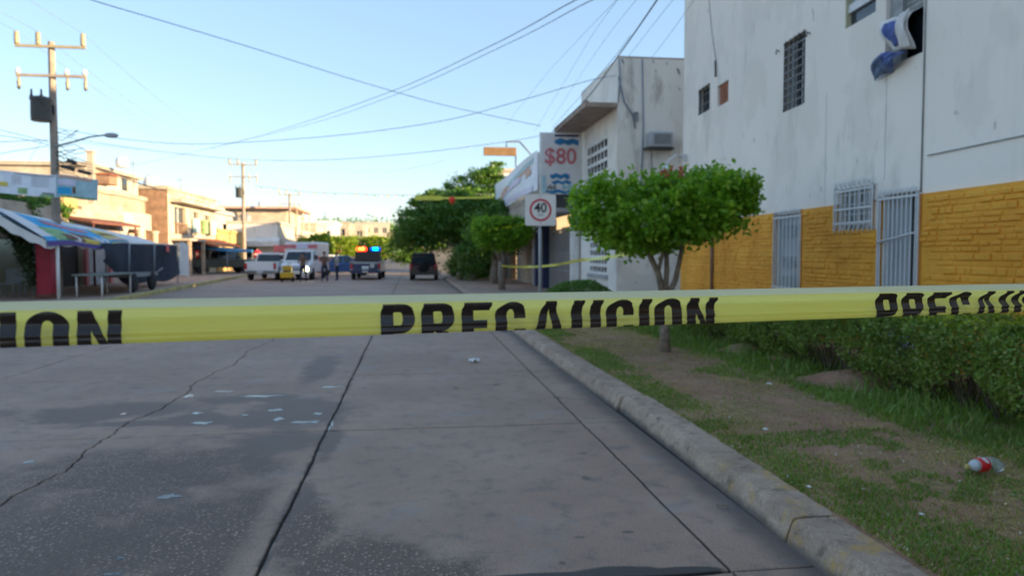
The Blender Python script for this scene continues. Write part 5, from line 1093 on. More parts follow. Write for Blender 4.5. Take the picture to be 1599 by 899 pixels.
# ================================================================== left houses
def house(name, label, x0, x1, y0, y1, zt, mw, front=(), side=(), zb=0.0, grp='sunlit houses along the left side', trim=None, side_m=None, flat_roof=True):
    """street facade at x1 facing +x, side facade at y0 facing -y"""
    t = thing(name, label, 'house', (x1, y0, zb), group=grp); L = y1-y0; Wd = x1-x0
    m = MB(); wall(m, (x1, y0, zb), (0, 1, 0), (1, 0, 0), L, zt-zb, [(a-y0, b_-y0, c-zb, d-zb) for a, b_, c, d in front], .25)
    if not side_m: wall(m, (x0, y0, zb), (1, 0, 0), (0, -1, 0), Wd, zt-zb, [(a-x0, b_-x0, c-zb, d-zb) for a, b_, c, d in side], .25)
    m.add([(x0, y1, zb), (x1, y1, zb), (x1, y1, zt), (x0, y1, zt)], [(0, 1, 2, 3)]); m.add([(x0, y0, zt), (x1, y0, zt), (x1, y1, zt), (x0, y1, zt)], [(0, 1, 2, 3)])
    m.build('wall', mw, t)
    if side_m: m = MB(); wall(m, (x0, y0, zb), (1, 0, 0), (0, -1, 0), Wd, zt-zb, [(a-x0, b_-x0, c-zb, d-zb) for a, b_, c, d in side], .25); m.build('side_wall', side_m, t)
    for a, b_, c, d in front:
        o = MB().box(x1-.24, x1-.2, a, b_, c, d).build('window', 'dark_glass', t); q = MB().box(x1-.195, x1-.15, (a+b_)/2-.04, (a+b_)/2+.04, c, d).build('frame', 'plastic_white', t); q.parent = o
    for a, b_, c, d in side:
        o = MB().box(a, b_, y0+.2, y0+.24, c, d).build('window', 'dark_glass', t); q = MB().box((a+b_)/2-.04, (a+b_)/2+.04, y0+.15, y0+.195, c, d).build('frame', 'plastic_white', t); q.parent = o
    m = MB().box(x1-.02, x1+.12, y0-.1, y1+.1, zt-.02, zt+.22); m.box(x0, x1-.021, y0-.1, y0+.08, zt-.02, zt+.22); m.build('parapet', trim or mw, t)
    return t
if True: hF = house('added_shade_house', 'added tall house behind the far roadside trees, shading the corner shop', 6.5, 15, 59, 66, 8.2, 'cream_wall', grp='added houses on the right side')  # unseen house added to keep the corner shop in shade
hA = house('peach_house', 'peach two-storey house with a rounded balcony behind the tent', -24, -16.6, 37.5, 49.2, 4.9, 'peach_wall', [(39, 40.2, 3.1, 4.0), (46.3, 47.3, 3.2, 4.1)], [(-19, -18, 2.8, 3.8)])
# upper storey on house A
m = MB().box(-22, -16.8, 41.2, 48.6, 5.12, 6.15); m.build('upper_storey', 'pale_peach', hA); MB().box(-22.1, -16.5, 41.0, 48.8, 6.153, 6.35).build('cornice', 'pale_peach', hA)
for y in (43, 46): MB().box(-16.798, -16.77, y, y+.8, 5.3, 6.0).build('window', 'dark_glass', hA)
def balc(par, x1, y0, y1, z0, z1, out, m_, nm='balcony'):
    mb = MB().grid(lambda u, v: (x1+out*math.sin(PI*u)**.35, y0+(y1-y0)*u, z0+(z1-z0)*v), 16, 2); mb.add([(x1, y0, z0)]+[(x1+out*math.sin(PI*u/16)**.35, y0+(y1-y0)*u/16, z0) for u in range(17)]+[(x1, y1, z0)], [tuple(range(19))])
    return mb.build(nm, m_, par, fix=False)
balc(hA, -16.59, 42.8, 48.8, 3.0, 3.95, 1.0, 'pale_peach')
for y in (43.2, 45.7, 48.2): MB().lathe((-15.75, y, .15), [(.26, 0), (.22, .2), (.2, 2.6), (.3, 2.84)], 10).build('column', 'pale_peach', hA)
for k in range(8): y = 44.0+k*.55; MB().lathe((-16.2, y, 5.12), [(.04, 0), (.05, .1), (.02, .2)], 6)
c = AY(191, 272, 43.5)
wt = thing('water_tank', 'round white water tank on the peach house roof', 'tank', (c.x, 43.5, 6.35)); MB().lathe((c.x, 43.5, 6.35), [(.3, 0), (.34, .06), (.34, .4), (.24, .55), (.08, .6)], 14).build('tank_shell', 'plastic_white', wt)
c = AY(168, 289, 41); wt2 = thing('rooftop_box', 'small reddish brick box on the left part of the peach house roof', 'water box', (c.x, 40.5, 5.1)); MB().bbox(c.x-.5, c.x+.5, 40, 41, 5.12, 5.6, .03).build('box_shell', 'brick_brown', wt2); MB().box(c.x-.55, c.x+.55, 39.95, 41.05, 5.603, 5.68).build('lid', 'roof_tile', wt2)
for px, py, y in ((208, 258, 46), (282, 285, 50)):
    c = AY(px, py-8, y); mt_ = thing('antenna', 'thin rooftop antenna rod above the %s' % ('peach house' if px < 250 else 'corner of the brown-sided house'), 'antenna', (c.x, y, 6)); MB().tube([(c.x, y, 5.5), (c.x, y, c.z)], .03, 5).build('rod', 'ink_grey', mt_); MB().tube([(c.x-.25, y, c.z-.2), (c.x+.25, y, c.z-.2)], .015, 4).build('crossbar', 'ink_grey', mt_)
lr = thing('porch_roof', 'rusty dark red porch roof sticking up above the tent canvas', 'roof', (-14.5, 36, 3)); MB().loft([[(-16.5, y, 3.6), (-13.9, y, 3.05), (-13.9, y, 2.93), (-16.5, y, 3.48)] for y in (34.6, 40.5)]).build('roofing', 'rust', lr)
for y in (35, 40): MB().tube([(-14, y, .15), (-14, y, 3)], .05, 6).build('post', 'rust', lr)
yw = thing('yellow_wall', 'yellow upper wall with scaffold poles behind the nearest pole', 'wall', (-17, 38.2, 0)); MB().box(-17.2, -15.6, 36, 37.3, 3.602, 4.15).build('wall', 'ochre_wall', yw)
hB = house('brick_sided_house', 'two-storey house with bare brown side wall and barred upper windows', -24, -15.5, 50.0, 61.5, 5.75, 'pale_peach', [(51.3, 53.8, 2.9, 4.7), (55.3, 56.9, 2.9, 4.6), (58.2, 60.0, 2.9, 4.5), (51.5, 54.0, .2, 2.2), (56, 59.5, .2, 2.2)], side_m='brick_brown')
m = MB().box(-15.5, -14.7, 50.3, 61.3, 4.95, 5.2); m.build('eave', 'pale_peach', hB)
for k in range(9): MB().box(-15.46, -15.42, 51.3+k*.31, 51.36+k*.31, 2.9, 3.6).build('rail_bar', 'brick_brown', hB)
MB().box(-15.49, -15.40, 51.2, 53.9, 3.58, 3.66).build('rail', 'brick_brown', hB)
MB().loft([[(-15.49, y, 2.75), (-13.9, y, 2.25), (-13.9, y, 2.13), (-15.49, y, 2.6)] for y in (54.5, 62.5)]).build('tiled_awning', 'roof_tile', hB)
MB().box(-15.49, -14.3, 50.4, 54.3, 2.45, 2.6).build('canopy', 'pale_peach', hB)
for y in (50.7, 53.9): MB().box(-14.55, -14.35, y, y+.2, .15, 2.45).build('column', 'stone_tan', hB)
for k, y in enumerate((55.0, 57.4, 59.6)): MB().box(-15.4, -15.2, y, y+.9, 3.1, 4.1).build('laundry_panel', ['banner_teal', 'banner_green', 'plastic_white'][k], hB)
hC = house('grey_gabled_house', 'grey sloping-roofed house in shade behind the second pole', -24, -17.5, 66, 76, 5.4, 'grey_wall', [(68, 69.5, 3.3, 4.4), (72, 73.5, 3.3, 4.4)], [(-20.5, -19.4, 3, 4)])
MB().loft([[(-24, y, 6.9), (-17.3, y, 5.4), (-17.3, y, 5.25), (-24, y, 6.7)] for y in (65.8, 76.2)]).build('sloping_roof', 'grey_wall', hC)
hC2 = house('ochre_house', 'low ochre garage house with a dark gateway beside the second pole', -20, -15.6, 62.5, 72, 3.4, 'ochre_wall', [(63.5, 65.3, 1.9, 2.7), (67.5, 70.5, .2, 2.5)])
hD = house('corner_shop', 'low greyish white corner shop with a white awning band', -19, -12.8, 73.5, 84, 4.5, 'beige_wall', [(75, 77, 1.0, 2.5), (79, 82, .3, 2.5)], [(-18.3, -16.6, .3, 2.2), (-15.8, -14.6, 1.2, 2.2)], side_m='white_wall')  # sunlit front painted darker beige against the sun, shaded side kept white
MB().loft([[(x, 72.4, 2.75), (x, 73.49, 3.2), (x, 73.49, 2.5), (x, 72.4, 2.3)] for x in (-19, -12.6)]).build('awning_band', 'plastic_white', hD)
MB().loft([[(-12.79, y, 3.2), (-11.4, y, 2.7), (-11.4, y, 2.3), (-12.79, y, 2.5)] for y in (73.4, 84)]).build('awning_band', 'beige_wall', hD)  # sunlit awning painted darker than the shaded one
hE = house('sunlit_terrace_house', 'sunlit peach house with an overhanging roof terrace behind the corner shop', -24, -14.6, 90, 101, 6.2+gz(90), 'pale_peach', [(92, 93.6, 3.6, 5), (96, 98, 3.6, 5), (92, 94, 1, 2.6)], [(-20, -18.6, 3.6, 5), (-17.4, -16.3, 3.6, 5)], gz(85)-.2)
MB().box(-24.5, -13.2, 89, 101.5, 6.85, 7.1).build('terrace_slab', 'rainbow_orange', hE); MB().box(-14.6, -12.9, 90.5, 101, 3.4, 3.6).build('balcony_slab', 'pale_peach', hE); MB().box(-13.0, -12.9, 90.5, 101, 3.6, 4.4).build('balcony_wall', 'pale_peach', hE)
for y in (90.3, 95.5, 100.7): MB().tube([(-13.5, y, .5), (-13.5, y, 6.85)], .09, 6).build('column', 'pale_peach', hE)
far_spec = [('peach_house', 'far peach house with a bright white roof slab left of the median trees', -19, -13.2, 106, 118, 5.7, 'pale_peach'), ('orange_fronted_house', 'far house with a vivid orange lower front', -18, -12.6, 122, 134, 6.3, 'plastic_white'), ('far_peach_house', 'far flat-roofed peach house above the left median tree', -22, -11.5, 140, 152, 7.2, 'peach_wall'),
            ('far_cream_house', 'far cream house above the gap between the median trees', -19, -9.6, 158, 168, 7.4, 'pale_peach'), ('far_brown_house', 'far brownish house with a flat roof over the trees', -15, -8.2, 176, 188, 8.2, 'peach_wall'), ('far_tall_house', 'tall pale house at the end of the street right of the police lights', -12.6, -5.0, 168, 172, 8.4, 'cream_wall')]
for nm, lab, x0, x1, y0, y1, zt, mw in far_spec:
    zb = gz(y0)-.3; fr_ = [(y0+(y1-y0)*(k+.3)/4, y0+(y1-y0)*(k+.75)/4, zt-2.2, zt-1.0) for k in range(4)]; sd_ = [(x0+(x1-x0)*(k+.25)/4, x0+(x1-x0)*(k+.7)/4, zt-2.2, zt-1.0) for k in range(4)]
    house(nm, lab, x0, x1, y0, y1, zt, mw, fr_, sd_, zb)
ow = [o for o in bpy.data.objects if o.name == 'orange_fronted_house'][0]; MB().box(-12.59, -12.4, 122.2, 133.8, 1.2, 4.3).build('lower_front', 'roof_tile', ow); MB().box(-18.2, -12.3, 121.8, 134.2, 6.55, 6.9).build('roof_slab', 'plastic_white', ow)
for k, (x, y, z, lab) in enumerate([(-17.5, 53, 5.95, 'small round white roof tank on the brown-sided house'), (-16.6, 78, 4.72, 'small round roof tank on the corner shop'), (-18, 93, 7.1, 'round roof tank on the terrace of the sunlit house')]):
    t_ = thing('water_tank', lab, 'tank', (x, y, z)); MB().lathe((x, y, z), [(.42, 0), (.46, .08), (.46, .62), (.34, .8), (.14, .88)], 14).build('tank_shell', ['canvas', 'ink_grey', 'canvas'][k], t_); MB().lathe((x, y, z+.88), [(.14, .0), (.16, .03), (.1, .08)], 10).build('lid', 'ink_grey', t_)
for k in range(7): MB().box(-14.68, -14.64, 50.6+k*1.5, 50.66+k*1.5, 5.2, 5.6).build('roof_rail_post', 'ink_grey', hB)
MB().tube([(-14.66, 50.6, 5.6), (-14.66, 59.7, 5.6)], .03, 5).build('roof_rail', 'ink_grey', hB)
for y in (39.2, 41.4): MB().box(-16.598, -16.5, y, y+1.2, 2.2, 2.3).build('ledge', 'plastic_white', hA)
# more roofs up the hill behind
r_ = random.Random(12)
for k in range(16):
    y = r_.uniform(200, 300); x = -60+k*3.9+r_.uniform(-1, 1); zb = gz(y)-.5; wd = r_.uniform(4, 7); zt = zb+r_.uniform(3.5, 7.5)
    house('hillside_house', '%s hillside house among the rooftops far down the street' % r_.choice(['small peach', 'small cream', 'small ochre']), x, x+wd, y, y+8, zt, r_.choice(['pale_peach', 'peach_wall', 'cream_wall', 'ochre_wall']), [], [(x+.8, x+1.9, zt-2, zt-.9), (x+2.5, x+3.6, zt-2, zt-.9)], zb, grp='houses far up the hill')
far_h = [o for o in bpy.data.objects if o.name.startswith('hillside_house')]
far_h.sort(key=lambda o: o.location.x/o.location.y)
ON = 'first second third fourth fifth sixth seventh eighth ninth tenth eleventh twelfth thirteenth fourteenth fifteenth sixteenth'.split()
for k, o in enumerate(far_h): o['label'] = 'tiny house on the far skyline up the hill, %s from the left' % ON[k]
m = MB()
def hill(u, v):
    x = -260+420*u; y = 230+170*v; z = gz(y)-.5+9.0*math.sin(PI*min(1, v*1.0))**.6*(.55+.25*math.sin(u*9)+.12*math.sin(u*31)+.06*math.sin(u*70))*(1 if x < 40 else .8); return (x, y, z)
tag(MB().grid(hill, 160, 8).build('hill', 'scrub_ground'), kind='structure')
Pn = []; r_ = np.random.default_rng(3)
for k in range(170):
    x = r_.uniform(-75, 10); y = r_.uniform(195, 260); c = np.array([x, y, gz(y)+r_.uniform(3, 7.5)]); d = r_.normal(size=(90, 3))*np.array([2.2, 1.5, 1.2]); Pn.append(c+d)
Pn = np.concatenate(Pn); V, Fq = leaves(Pn, np.full(len(Pn), .9), up=.3); tag(npmesh('hillside_trees', V, Fq, 'leaf_tree'), kind='stuff')
# median trees lit by the sun
for k, (px, y, rx) in enumerate([(492, 76, 1.75), (528, 80, 1.9), (562, 84, 1.9), (592, 82, 1.35)]):
    q = AY(px, 388, y); topiary(['leftmost lime green clipped tree behind the white ambulance', 'second lime green clipped tree behind the standing people', 'third lime green clipped tree left of the police beacon', 'rightmost lime green clipped tree just behind the police pickup'][k], q.x, y, rx, 1.5, 1.2, 3.35, 4200, .26, [([(0, 0, 0), (0, 0, 1.4), (.2, 0, 2)], [.16, .12, .08])], seed=20+k, group='sunlit clipped trees down the street', m='leaf_sunny', z0=gz(y)-.02)
# ================================================================== vehicles
def wheel_at(par, x, y, r, w_=.22):
    sgn = 1 if x > 0 else -1
    o = MB().lathe((x-w_/2, y, r), [(r*.6, 0), (r*.93, 0), (r, .03), (r, w_-.03), (r*.93, w_), (r*.6, w_)], 20, 'x').build('wheel', 'tyre', par, False)
    q = MB().lathe((x+sgn*(w_/2-.03)-.02, y, r), [(r*.1, -.01), (r*.58, .0), (r*.6, .02), (r*.58, .04), (r*.1, .05)], 14, 'x').build('rim', 'rim', None, False); q.parent = o
def sect(y, hw, z0, z1, b=.06, tw=1.0): return [(-hw, y, z0+b), (-hw*.94, y, z0), (hw*.94, y, z0), (hw, y, z0+b), (hw, y, z1-b), (hw*tw-b, y, z1), (-hw*tw+b, y, z1), (-hw, y, z1-b)]
def cabin(par, hw, y0, y1, y2, y3, z0, z1, m_, tin=.14, nm='cabin'):
    """y0 rear base, y1 rear top, y2 front top, y3 front base"""
    t = hw-tin; B = [(-hw, y0, z0), (hw, y0, z0), (hw, y3, z0), (-hw, y3, z0)]; T = [(-t, y1, z1), (t, y1, z1), (t, y2, z1), (-t, y2, z1)]
    Tm = [(-t+.06, y1+.08, z1+.04), (t-.06, y1+.08, z1+.04), (t-.06, y2-.08, z1+.04), (-t+.06, y2-.08, z1+.04)]
    MB().loft([B, T, Tm]).build(nm, m_, par, False)
    def pane(a, b_, c, d, off, k=.10, kz=.12):
        a, b_, c, d = map(Vector, (a, b_, c, d)); L = lambda u, v: (a*(1-u)+b_*u)*(1-v)+(d*(1-u)+c*u)*v+Vector(off)
        MB().poly([L(k, kz), L(1-k, kz), L(1-k, 1-kz*.8), L(k, 1-kz*.8)], Vector(off)*.6).build('windscreen' if abs(off[1]) > .005 else 'side_window', 'dark_glass', par, False)
    pane(B[0], B[1], T[1], T[0], (0, -.010, .004), .06); pane(B[3], B[2], T[2], T[3], (0, .010, .004), .06)
    for sx, i, j in ((1, 1, 2), (-1, 0, 3)):
        for u0, u1 in ((.05, .48), (.52, .95)):
            b0, b1 = Vector(B[i]).lerp(Vector(B[j]), u0), Vector(B[i]).lerp(Vector(B[j]), u1); t0, t1 = Vector(T[i]).lerp(Vector(T[j]), u0), Vector(T[i]).lerp(Vector(T[j]), u1); pane(b0, b1, t1, t0, (.010*sx, 0, .002), .05)
def blk(par, nm, m_, x0, x1, y0, y1, z0, z1, b=.015): return MB().bbox(x0, x1, y0, y1, z0, z1, b).build(nm, m_, par, False)
def pickup(name, lab, loc, rz, body, tail=None, grp=None, bar=False):
    t = thing(name, lab, 'pickup', loc, rz, grp); hw = .92
    MB().loft([sect(-2.6, hw-.04, .5, .95), sect(-2.55, hw, .45, 1.08), sect(-.4, hw, .45, 1.08), sect(1.2, hw, .42, 1.06), sect(2.3, hw-.03, .42, .98), sect(2.65, hw-.12, .45, .85)]).build('body', body, t, False)
    blk(t, 'bed_liner', 'paint_dark', -hw+.1, hw-.1, -2.45, -.5, 1.03, 1.085); 
    for x in (-hw+.045, hw-.045): blk(t, 'bed_rail', body, x-.045, x+.045, -2.56, -.45, 1.083, 1.14)
    blk(t, 'tailgate', tail or body, -hw+.16, hw-.16, -2.64, -2.56, .62, 1.12)
    cabin(t, hw-.06, -.5, -.35, .75, 1.35, 1.06, 1.60, body)
    blk(t, 'rear_bumper', 'paint_navy' if bar else 'chrome', -hw+.03, hw-.03, -2.78, -2.62, .40, .60); blk(t, 'front_bumper', 'paint_dark', -hw+.05, hw-.05, 2.6, 2.74, .36, .6)
    for x in (-hw+.09, hw-.09): blk(t, 'tail_lamp', 'tail_red', x-.075, x+.075, -2.635, -2.57, .68, 1.04)
    for x in (-.6, .6): blk(t, 'headlamp', 'paint_white', x-.14, x+.14, 2.62, 2.68, .66, .80)
    blk(t, 'number_plate', 'plate', -.17, .17, -2.80, -2.782, .44, .58, .005)
    for x in (-.8, .8):
        for y in (-1.65, 1.6): wheel_at(t, x, y, .37)
    for x in (-1, 1): blk(t, 'mirror', 'paint_dark', x*.98-.08, x*.98+.08, .9, 1.0, 1.12, 1.3)
    return t
def beacon(t, z, y, x=.45):
    blk(t, 'roof_rack', 'paint_dark', -.62, .62, y-.1, y+.1, z-.09, z-.005)
    blk(t, 'light_bar_base', 'paint_dark', -.08, .08, y-.14, y+.14, z, z+.16)
    o = MB().lathe((-.44-.32, y, z+.115), [(.03, 0), (.115, .04), (.125, .3), (.115, .6), (.03, .64)], 12, 'x').build('beacon', 'beacon_redglow', t, False)
    q = MB().lathe((-.44-.18, y-.045, z+.12), [(.02, 0), (.09, .03), (.09, .33), (.02, .36)], 10, 'x').build('beacon_lamp', 'beacon_amber', None, False); q.parent = o
    o = MB().lathe((.44-.32, y, z+.115), [(.03, 0), (.115, .04), (.125, .3), (.115, .6), (.03, .64)], 12, 'x').build('beacon', 'beacon_blue', t, False)
    q = MB().lathe((.44-.18, y-.045, z+.12), [(.02, 0), (.09, .03), (.09, .33), (.02, .36)], 10, 'x').build('beacon_lamp', 'beacon_cyan', None, False); q.parent = o
pp = pickup('police_pickup', 'grey and navy police pickup seen from behind with lit red and blue beacons', (-2.75, 48.4, 0), math.radians(-1.5), 'paint_grey', 'paint_navy', bar=True)
beacon(pp, 1.78, -.15); blk(pp, 'roll_bar', 'paint_dark', -.8, .8, -.75, -.68, 1.14, 1.72); blk(pp, 'spare_plate', 'paint_white', -.2, .2, -2.66, -2.641, .66, .84, .01); blk(pp, 'tailgate_mark', 'plate', .30, .55, -2.66, -2.641, .74, 1.0, .01); blk(pp, 'tailgate_band', 'paint_grey', -.76, .76, -2.655, -2.641, .98, 1.10, .004)
blk(pp, 'tow_hitch', 'paint_dark', -.05, .05, -2.95, -2.78, .4, .47); 
wp = pickup('white_pickup', 'plain white pickup parked by the left kerb, seen from behind', (-8.75, 47.8, 0), math.radians(-3), 'paint_white')
op = pickup('olive_pickup', 'old dark olive pickup parked sideways on the left pavement', (-14.0, 56.8, .15), math.radians(-58), 'paint_olive')
def suv(name, lab, loc, rz, body, ln=4.0, hw=.82, zt=1.55, hatch=True):
    t = thing(name, lab, 'car', loc, rz); a = ln/2
    MB().loft([sect(-a, hw-.06, .42, .8), sect(-a+.08, hw, .34, .92), sect(-a*.5, hw, .3, .95), sect(a*.4, hw, .3, .93), sect(a*.8, hw-.02, .32, .85), sect(a, hw-.14, .38, .68)]).build('body', body, t, False)
    if hatch: cabin(t, hw-.05, -a+.06, -a+.3, a*.18, a*.5, .92, zt, body)
    else: cabin(t, hw-.05, -a*.55, -a*.3, a*.15, a*.48, .92, zt, body)
    blk(t, 'rear_bumper', 'paint_dark', -hw+.03, hw-.03, -a-.07, -a+.05, .34, .55); blk(t, 'front_bumper', 'paint_dark', -hw+.08, hw-.08, a-.03, a+.07, .32, .52)
    for x in (-hw+.08, hw-.08): blk(t, 'tail_lamp', 'tail_red', x-.07, x+.07, -a-.03, -a+.03, .66, .98 if hatch else .86)
    for x in (-hw+.25, hw-.25): blk(t, 'headlamp', 'paint_white', x-.13, x+.13, a-.03, a+.02, .56, .7)
    blk(t, 'number_plate', 'plate', -.16, .16, -a-.09, -a-.072, .58, .7, .004)
    for x in (-hw+.1, hw-.1):
        for y in (-a*.62, a*.62): wheel_at(t, x, y, .32, .2)
    for x in (-1, 1): blk(t, 'mirror', 'paint_dark', x*(hw+.06)-.07, x*(hw+.06)+.07, a*.3, a*.3+.1, .95, 1.08)
    return t
ms = suv('maroon_car', 'small dark maroon hatchback parked at the right kerb under the trees', (.78, 46.2, 0), math.radians(-3), 'paint_maroon', zt=1.62)
MB().lathe((0, -2.18, .82), [(.1, 0), (.3, .0), (.33, .05), (.33, .13), (.1, .15)], 18, 'y').build('spare_wheel', 'tyre', ms, False)
suv('blue_sedan', 'dark blue sedan standing sideways behind the people', (-4.95, 55.2, 0), math.radians(-80), 'paint_blue', 4.3, .84, 1.42, False)
tx = suv('white_sedan', 'pale car parked beyond the blue sedan, only its roof showing', (-6.2, 62.0, 0), math.radians(-85), 'paint_white', 4.2, .82, 1.46, False)
suv('distant_white_car', 'tiny white car far down the street left of the maroon hatchback', (-3.2, 112, gz(112)), 0, 'paint_white', 4.2, .85, 1.5, False)
suv('distant_dark_car', 'tiny dark car far down the street just beyond the end of the trees', (-1.2, 96, gz(96)), 0, 'paint_navy', 4.2, .85, 1.5, False)
# ambulance facing the camera
am = thing('ambulance', 'white box ambulance facing the camera with one headlamp lit and a red and blue band', 'ambulance', (-6.75, 48.2, 0), math.radians(176))
MB().loft([sect(-2.9, .98, .5, 2.28), sect(-2.85, 1.0, .45, 2.32), sect(1.0, 1.0, .45, 2.32), sect(1.05, .96, .5, 2.26)]).build('box_body', 'paint_white', am, False)
MB().loft([sect(1.06, .93, .42, 1.15), sect(1.7, .93, .42, 1.12), sect(2.5, .90, .42, 1.02), sect(2.72, .80, .46, .86)]).build('hood', 'paint_white', am, False)
cabin(am, .90, 1.06, 1.07, 1.35, 1.9, 1.12, 1.78, 'paint_white', .1)
blk(am, 'roof_band', 'banner_pink', -1.005, 1.005, 1.052, 1.12, 1.92, 2.16, .01); blk(am, 'roof_band', 'lilac', -.45, .25, 1.121, 1.135, 1.94, 2.2, .01); blk(am, 'roof_band', 'plastic_white', -.95, .95, 1.121, 1.13, 1.86, 1.92, .005)
blk(am, 'bonnet_band', 'paint_blue', -.6, .6, 2.60, 2.735, .80, .86, .01); blk(am, 'front_bumper', 'plastic_white', -.88, .88, 2.66, 2.82, .38, .56); blk(am, 'grille', 'ink_grey', -.5, .5, 2.725, 2.745, .58, .74, .01)
for x, mt in ((.66, 'paint_white'), (-.66, 'headlamp_lit')): MB().lathe((x, 2.71, .68), [(.02, 0), (.15 if mt == 'headlamp_lit' else .11, 0), (.13 if mt == 'headlamp_lit' else .1, .05), (.02, .07)], 14, 'y').build('headlamp', mt, am, False)
for x in (-.82, .82):
    for y in (-1.8, 1.85): wheel_at(am, x, y, .38)
for x in (-1, 1): blk(am, 'mirror', 'paint_dark', x*1.05-.08, x*1.05+.08, 1.55, 1.65, 1.25, 1.5)
MB().box(1.003, 1.012, -2.6, .8, 1.2, 1.4).build('side_stripe', 'sign_red', am, False); MB().box(-1.012, -1.003, -2.6, .8, 1.2, 1.4).build('side_stripe', 'sign_red', am, False)
# small yellow barrow beside the ambulance
yb = thing('yellow_tricycle', 'small yellow cargo barrow with black wheels between the white pickup and ambulance', 'barrow', (-7.05, 43.4, 0)); blk(yb, 'cargo_box', 'bin_yellow', -.34, .34, -.35, .35, .22, .55, .04); blk(yb, 'upper_box', 'taxi_yellow', -.24, .26, -.2, .25, .62, .92, .03); blk(yb, 'dark_band', 'paint_dark', -.2, .22, -.25, .25, .552, .64)
for x in (-.3, .3): MB().lathe((x-.05, 0, .17), [(.05, 0), (.17, 0), (.17, .1), (.05, .1)], 14, 'x').build('wheel', 'tyre', yb, False)
MB().tube([(0, .3, .6), (0, .45, 1.05), (.15, .45, 1.05)], .02, 6).build('handle', 'dark_metal', yb, False)
# red round stop-style sign and shop board near the corner shop
rs = G(413, 432, 0); t = thing('red_sign', 'small red upright sign standing by the corner shop above the white pickup', 'sign', (-13.2, 66, .0)); MB().tube([(-13.2, 66, 0), (-13.2, 66, 2.0)], .04, 6).build('post', 'plastic_white', t); MB().lathe((-13.2, 65.93, 1.55), [(.05, 0), (.40, 0), (.40, .04), (.05, .04)], 8, 'y').build('board', 'sign_red', t); MB().box(-13.45, -12.95, 65.9, 65.925, 1.5, 1.6).build('print', 'sign_white', t)
sb = thing('shop_canopy', 'dark shop doorway under a red and white canopy behind the ambulance', 'canopy', (-11.8, 71, 0)); MB().box(-12.4, -8.2, 69.2, 69.35, 1.75, 2.35).build('fascia', 'banner_pink', sb); MB().box(-12.4, -8.2, 69.36, 72, 2.2, 2.3).build('roof', 'plastic_white', sb)
for x in (-12.3, -8.3): MB().box(x-.06, x+.06, 69.4, 69.52, 0, 2.19).build('post', 'plastic_white', sb)
MB().box(-12.2, -8.4, 71.9, 72, 0, 2.19).build('back_panel', 'rust', sb)
bt_ = thing('blue_awning', 'blue tarpaulin awning over the olive pickup', 'awning', (-15, 60, 2)); MB().loft([[(-15.4, y, 2.12), (-13.1, y, 1.92), (-13.1, y, 1.72), (-15.4, y, 2.06)] for y in (55.2, 63.8)]).build('tarpaulin', 'banner_blue', bt_)
for y in (55.3, 63.7): MB().tube([(-13.15, y, .15), (-13.15, y, 1.75)], .04, 6).build('post', 'ink_grey', bt_)
# garland of small flags and a red lantern
gl = thing('flag_garland', 'string of tiny faded flags crossing the street high up', 'garland', AY(590, 302, 45)); gp_ = W_((395, 290, 52), (480, 300, 49), (580, 304, 46), (648, 305, 44), (770, 303, 40))
MB().tube(gp_, .012, 4).build('cord', 'wire_grey', gl)
for k in range(26):
    u = k/25*3.999; i = int(u); q = gp_[i].lerp(gp_[i+1], u-i); s = .07; MB().poly([(q.x-s, q.y, q.z), (q.x+s, q.y, q.z), (q.x, q.y, q.z-2*s)], (0, .01, 0)).build('flag', ['rainbow_orange', 'banner_green', 'lilac', 'banner_yellow'][k % 4], gl)
yb_ = thing('yellow_streamer', 'yellow plastic streamer sagging in front of the roadside tree', 'streamer', AY(650, 309, 36)); q0_, q1_ = AY(648, 309, 36.5), AY(770, 308, 35); MB().grid(lambda u, v: (q0_.lerp(q1_, u)+Vector((0, .02*math.sin(u*20), (v-.5)*(.22 if u < .35 else .10)-.02*math.sin(PI*u)))), 24, 2).build('film', 'yellow_band', yb_, fix=False)
c = AY(706, 313, 35.8); rl = thing('red_lantern', 'small red paper lantern hanging from the yellow streamer', 'lantern', c); mat('lantern_red', (.75, .06, .02), .6); MB().lathe((c.x, c.y, c.z-.2), [(.03, 0), (.10, .08), (.16, .22), (.15, .33), (.05, .38)], 12).build('paper', 'lantern_red', rl)
